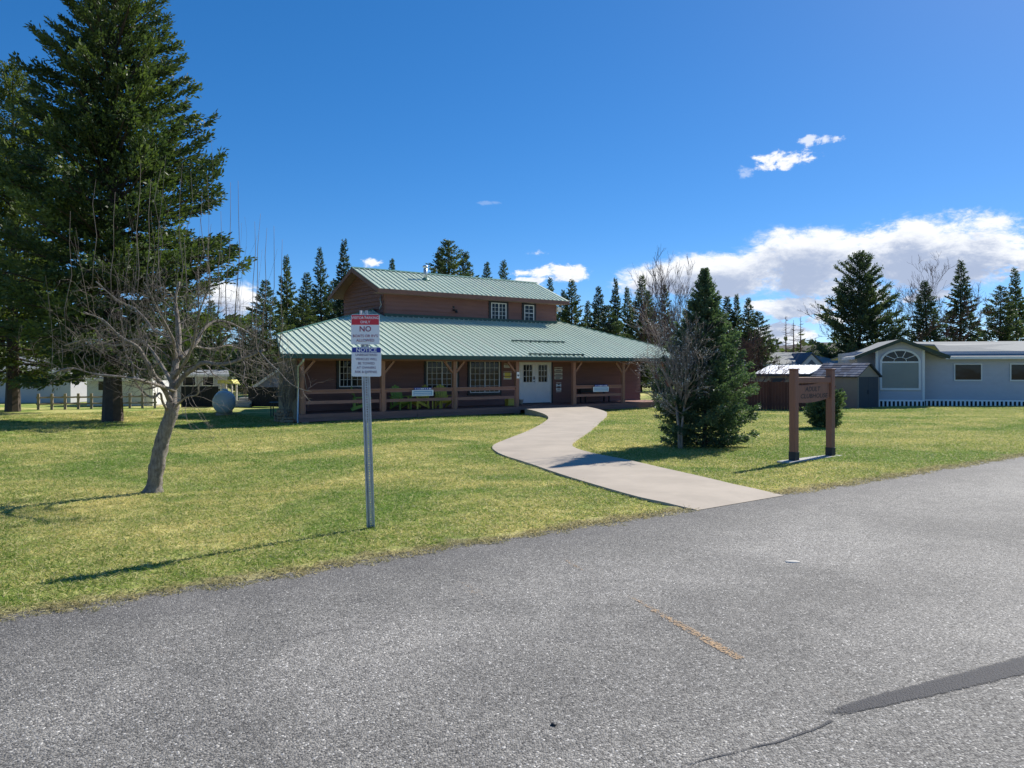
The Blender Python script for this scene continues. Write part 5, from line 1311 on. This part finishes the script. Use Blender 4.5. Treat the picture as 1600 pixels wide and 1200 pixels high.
def gable_building(name, label, cat, px0, px1, py_eave, py_ridge, Y, depth, wall_m, roof_m, axis='x', rzz=0.0, win=None, boards_step=None):
    a, b_ = atd(px0, py_eave, Y), atd(px1, py_eave, Y); o = thing(name, label, cat, (a.x, a.y, GB), rzz); Wd = (b_.x-a.x); ze = a.z-GB; zr = ze+(py_eave-py_ridge)*Y/F
    if axis == 'x':
        part('wall', MB().box((.1, .2, 0), (Wd-.1, depth-.2, ze-.03)), wall_m, o)
        rf_ = MB()
        for y_ in (0, depth): rf_.quad((0, y_, ze), (Wd, y_, ze), (Wd, depth/2, zr), (0, depth/2, zr))
        rf_.quad((0, 0, ze), (0, depth, ze), (0, depth/2, zr)); rf_.quad((Wd, 0, ze), (Wd, depth, ze), (Wd, depth/2, zr))
        ro = part('roof', rf_, roof_m, o); part('fascia', MB().box((0, -.04, ze-.14), (Wd, -.001, ze)), m_white, ro)
    else:
        part('wall', MB().prism([(0.1, 0), (Wd-.1, 0), (Wd-.1, ze), (Wd/2, zr-.1), (.1, ze)], .1, depth-.1), wall_m, o)
        global rf; rf = MB(); kk = (zr-ze)/(Wd/2)
        roofpoly([(-.15, -.1, ze-.15*kk), (Wd/2, -.1, zr), (Wd/2, depth, zr), (-.15, depth, ze-.15*kk)], .06); roofpoly([(Wd+.15, -.1, ze-.15*kk), (Wd/2, -.1, zr), (Wd/2, depth, zr), (Wd+.15, depth, ze-.15*kk)], .06)
        ro = part('roof', rf, roof_m, o)
        for s_ in (0, 1): part('rake_fascia', MB().bar((-.15 if s_ == 0 else Wd+.15, -.12, ze-.15*kk-.06), (Wd/2, -.12, zr-.06), .03, .16), m_white, ro)
        part('corner_board', MB().box((.05, .06, 0), (.17, .1-.002, ze-.1)), m_white, o)
    for (u0, u1, z0, z1) in (win or []):
        w_ = part('window', MB().box((u0-.05, .05 if axis == 'y' else .15, z0-.05), (u1+.05, .097 if axis == 'y' else .197, z1+.05)), m_white, o)
        part('pane', MB().box((u0, .035 if axis == 'y' else .135, z0), (u1, .049 if axis == 'y' else .149, z1)), m_glass, w_)
    return o
gable_building('mobile_home', 'long white mobile home behind the left black screen', 'house', 258, 352, 585, 578, 47, 5, m_mobile, m_grey_roof, 'x', R(22), [(1.0, 1.7, 1.1, 1.6), (2.15, 2.75, 1.1, 1.6)])
gable_building('blue_shed', 'blue grey gabled shed behind the right black screen', 'shed', 399, 478, 602, 574, 46, 4, m_blue_wall, m_white_metal, 'y')
gable_building('white_outbuilding', 'white outbuilding behind the split rail fence at the left', 'shed', 130, 239, 592, 580, 44, 4, m_white, m_grey_roof, 'x', 0, [(.8, 1.5, .9, 1.6)])
gable_building('white_house', 'pale house at the far left edge behind the fence', 'house', -70, 110, 580, 556, 48, 7, m_mobile, m_grey_roof, 'x', 0, [(1.5, 2.4, 1., 1.9), (4.2, 5.2, 1., 1.9)])
ar = thing('garden_shelter', 'small yellow green roofed shelter behind the gas tank', 'shelter', atd(356, 640, 43), 0); ar.location.z = GB
part('roof', MB().prism([(-.45, 1.3), (.45, 1.3), (.3, 1.52), (-.45, 1.5)], -.3, .6), m_yellow_chair, ar)
for x in (-.3, .3):
    for y in (-.2, .5): part('post', MB().box((x-.04, y-.04, 0), (x+.04, y+.04, 1.3)), m_paper, ar)
stp = thing('concrete_steps', 'pale concrete steps between the two black screens', 'steps', atd(378, 637, 43), 0); stp.location.z = GB
for k in range(3): part('step', MB().box((-.42, k*.32, 0), (.42, k*.32+.5, .16*(k+1))), m_concrete, stp)
wc_ = thing('planter', 'pale planter with dry stalks by the concrete steps', 'planter', atd(384, 630, 44.6), 0); wc_.location.z = GB
part('pot', MB().lathe([(.2, 0), (.28, .45), (.25, .45)], 12), m_sign_white, wc_, True)
sk = MB(); rr = random.Random(2)
for k in range(16): x, y = rr.uniform(-.15, .15), rr.uniform(-.15, .15); sk.tube([(x, y, .4), (x*1.6, y*1.6, .75), (x*2.4, y*2.4, .9+rr.random()*.25)], .012, 3)
part('stalks', sk, m_grey_wood, wc_)

# pale stone lying on the road
stn = at(1238, 878); so_ = part('stone', MB().lathe([(.055, 0), (.05, .006), (.03, .009), (.001, .010)], 9), m_stone, None, True)
so_.location = (stn.x, stn.y, 0.0); so_.scale = (1.2, .8, 1); tag(so_, 'single flat pale stone lying on the grey road', 'stone')
stn = at(865, 1133); so_ = part('dark_clod', MB().lathe([(.014, 0), (.015, .005), (.008, .010), (.001, .011)], 7), m_rubber, None, True)
so_.location = (stn.x, stn.y, 0.0); tag(so_, 'small dark lump lying on the road near the bottom', 'clod')

# ------------------------------------------------------------------ grass: tufts spread over the lawn by geometry nodes
def tuft(seed, n, size, h0, h1, w):
    r = np.random.default_rng(seed); P = np.stack([r.uniform(-size, size, n), r.uniform(-size, size, n), np.zeros(n)-.004], -1)
    D = unit(np.stack([r.normal(0, 1.25, n), r.normal(0, 1.25, n), np.ones(n)], -1)); L = r.uniform(h0, h1, n)
    bend = np.stack([D[:, 0], D[:, 1], np.zeros(n)], -1)*(L*.35)[:, None]
    s = unit(np.cross(D, r.normal(size=(n, 3))))*(w*(.6+.8*r.random(n)))[:, None]
    mid = P+D*(L*.55)[:, None]; tip = P+D*L[:, None]+bend-np.array([0, 0, 1])*(L*.12)[:, None]
    V = np.stack([P-s*.5, P+s*.5, mid+s*.4, tip, mid-s*.4], 1).reshape(-1, 3)
    i = np.arange(n)*5
    Fq = np.stack([i, i+1, i+2, i+4], -1); Ft = np.stack([i+4, i+2, i+3, i+3], -1)
    me = bpy.data.meshes.new('grass_tuft')
    faces = [tuple(q) for q in Fq]+[tuple(q[:3]) for q in Ft]
    me.from_pydata([tuple(v) for v in V], [], faces)
    rn = r.random(n); a_ = me.attributes.new('rnd', 'FLOAT', 'FACE'); a_.data.foreach_set('value', np.concatenate([rn, rn]).astype(np.float32))
    me.materials.append(m_blade); me.update(); return me
tufts = [bpy.data.objects.new('grass_tuft', tuft(100+i, 130, .13, .016, .066, .0058)) for i in range(5)]
def inside(poly, X, Y):
    c_ = np.zeros(len(X), bool); n = len(poly)
    for i in range(n):
        x0, y0 = poly[i]; x1, y1 = poly[(i+1) % n]
        m_ = ((y0 > Y) != (y1 > Y)); xx = (x1-x0)*(Y-y0)/((y1-y0) if y1 != y0 else 1e-9)+x0
        c_ ^= m_ & (X < xx)
    return c_
r = np.random.default_rng(3)
PX, PY, PS = [], [], []
for (s0, s1, step, scl) in ((-.02, 5, .155, 1.0), (5, 11, .2, 1.15), (11, 20, .26, 1.35), (20, 36, .4, 1.7)):
    aa, ss = np.meshgrid(np.arange(-9, 42, step), np.arange(s0, s1, step)); aa = aa.ravel()+r.uniform(-step*.5, step*.5, aa.size); ss = ss.ravel()+r.uniform(-step*.5, step*.5, ss.size)
    ss = np.maximum(ss, s0-.02)
    x, y = to_xy(aa, ss); k = (y > 2) & (np.abs(x) < y*.74+2.2) & (y < 48)
    u_, v_ = aa-10.99, ss-22.93
    k &= ~((u_ > -.1) & (u_ < 21.4) & (v_ > 0.0) & (v_ < 13.5)); k &= ~inside(PATH_POLY, x, y)
    PX.append(x[k]); PY.append(y[k]); PS.append(np.full(k.sum(), scl)*r.uniform(.8, 1.2, k.sum()))
PX, PY, PS = np.concatenate(PX), np.concatenate(PY), np.concatenate(PS)
Aq, Sq = to_as(PX, PY); PZ = lawn_z(Aq, np.maximum(Sq, 0)); PZ = np.where(Sq < .15, np.minimum(PZ, .0+.15*np.maximum(Sq, 0)), PZ)
gm = bpy.data.meshes.new('grass'); gm.vertices.add(len(PX)); gm.vertices.foreach_set('co', np.stack([PX, PY, PZ], -1).astype(np.float32).ravel())
a_ = gm.attributes.new('scl', 'FLOAT', 'POINT'); a_.data.foreach_set('value', PS.astype(np.float32))
a_ = gm.attributes.new('rot', 'FLOAT', 'POINT'); a_.data.foreach_set('value', r.uniform(0, 6.28, len(PX)).astype(np.float32))
a_ = gm.attributes.new('kind_index', 'INT', 'POINT'); a_.data.foreach_set('value', r.integers(0, 5, len(PX)).astype(np.int32))
grass = link('grass', gm); grass['kind'] = 'stuff'
gt = bpy.data.node_groups.new('grass_nodes', 'GeometryNodeTree')
gt.interface.new_socket('Geometry', in_out='INPUT', socket_type='NodeSocketGeometry'); gt.interface.new_socket('Geometry', in_out='OUTPUT', socket_type='NodeSocketGeometry')
gi, go = gt.nodes.new('NodeGroupInput'), gt.nodes.new('NodeGroupOutput')
gi2 = gt.nodes.new('GeometryNodeGeometryToInstance')
for t_ in tufts:
    oi = gt.nodes.new('GeometryNodeObjectInfo'); oi.inputs['Object'].default_value = t_; oi.inputs['As Instance'].default_value = False
    gx = gt.nodes.new('GeometryNodeGeometryToInstance'); gt.links.new(oi.outputs['Geometry'], gx.inputs[0])
    if t_ is tufts[0]: jn = gt.nodes.new('GeometryNodeJoinGeometry')
    gt.links.new(gx.outputs[0], jn.inputs[0])
gt.nodes.remove(gi2)
ip = gt.nodes.new('GeometryNodeInstanceOnPoints')
gt.links.new(gi.outputs[0], ip.inputs['Points']); gt.links.new(jn.outputs[0], ip.inputs['Instance']); ip.inputs['Pick Instance'].default_value = True
def nat(name, typ):
    n = gt.nodes.new('GeometryNodeInputNamedAttribute'); n.data_type = typ; n.inputs['Name'].default_value = name; return n.outputs['Attribute']
gt.links.new(nat('kind_index', 'INT'), ip.inputs['Instance Index'])
cx = gt.nodes.new('ShaderNodeCombineXYZ'); gt.links.new(nat('rot', 'FLOAT'), cx.inputs[2]); gt.links.new(cx.outputs[0], ip.inputs['Rotation'])
cs = gt.nodes.new('ShaderNodeCombineXYZ'); sa = nat('scl', 'FLOAT')
for i in range(3): gt.links.new(sa, cs.inputs[i])
gt.links.new(cs.outputs[0], ip.inputs['Scale'])
gt.links.new(ip.outputs[0], go.inputs[0])
md = grass.modifiers.new('tufts', 'NODES'); md.node_group = gt
print('tufts', len(PX), 'tris', sum(len(o.data.polygons) for o in COL.objects if o.type == 'MESH')*2)
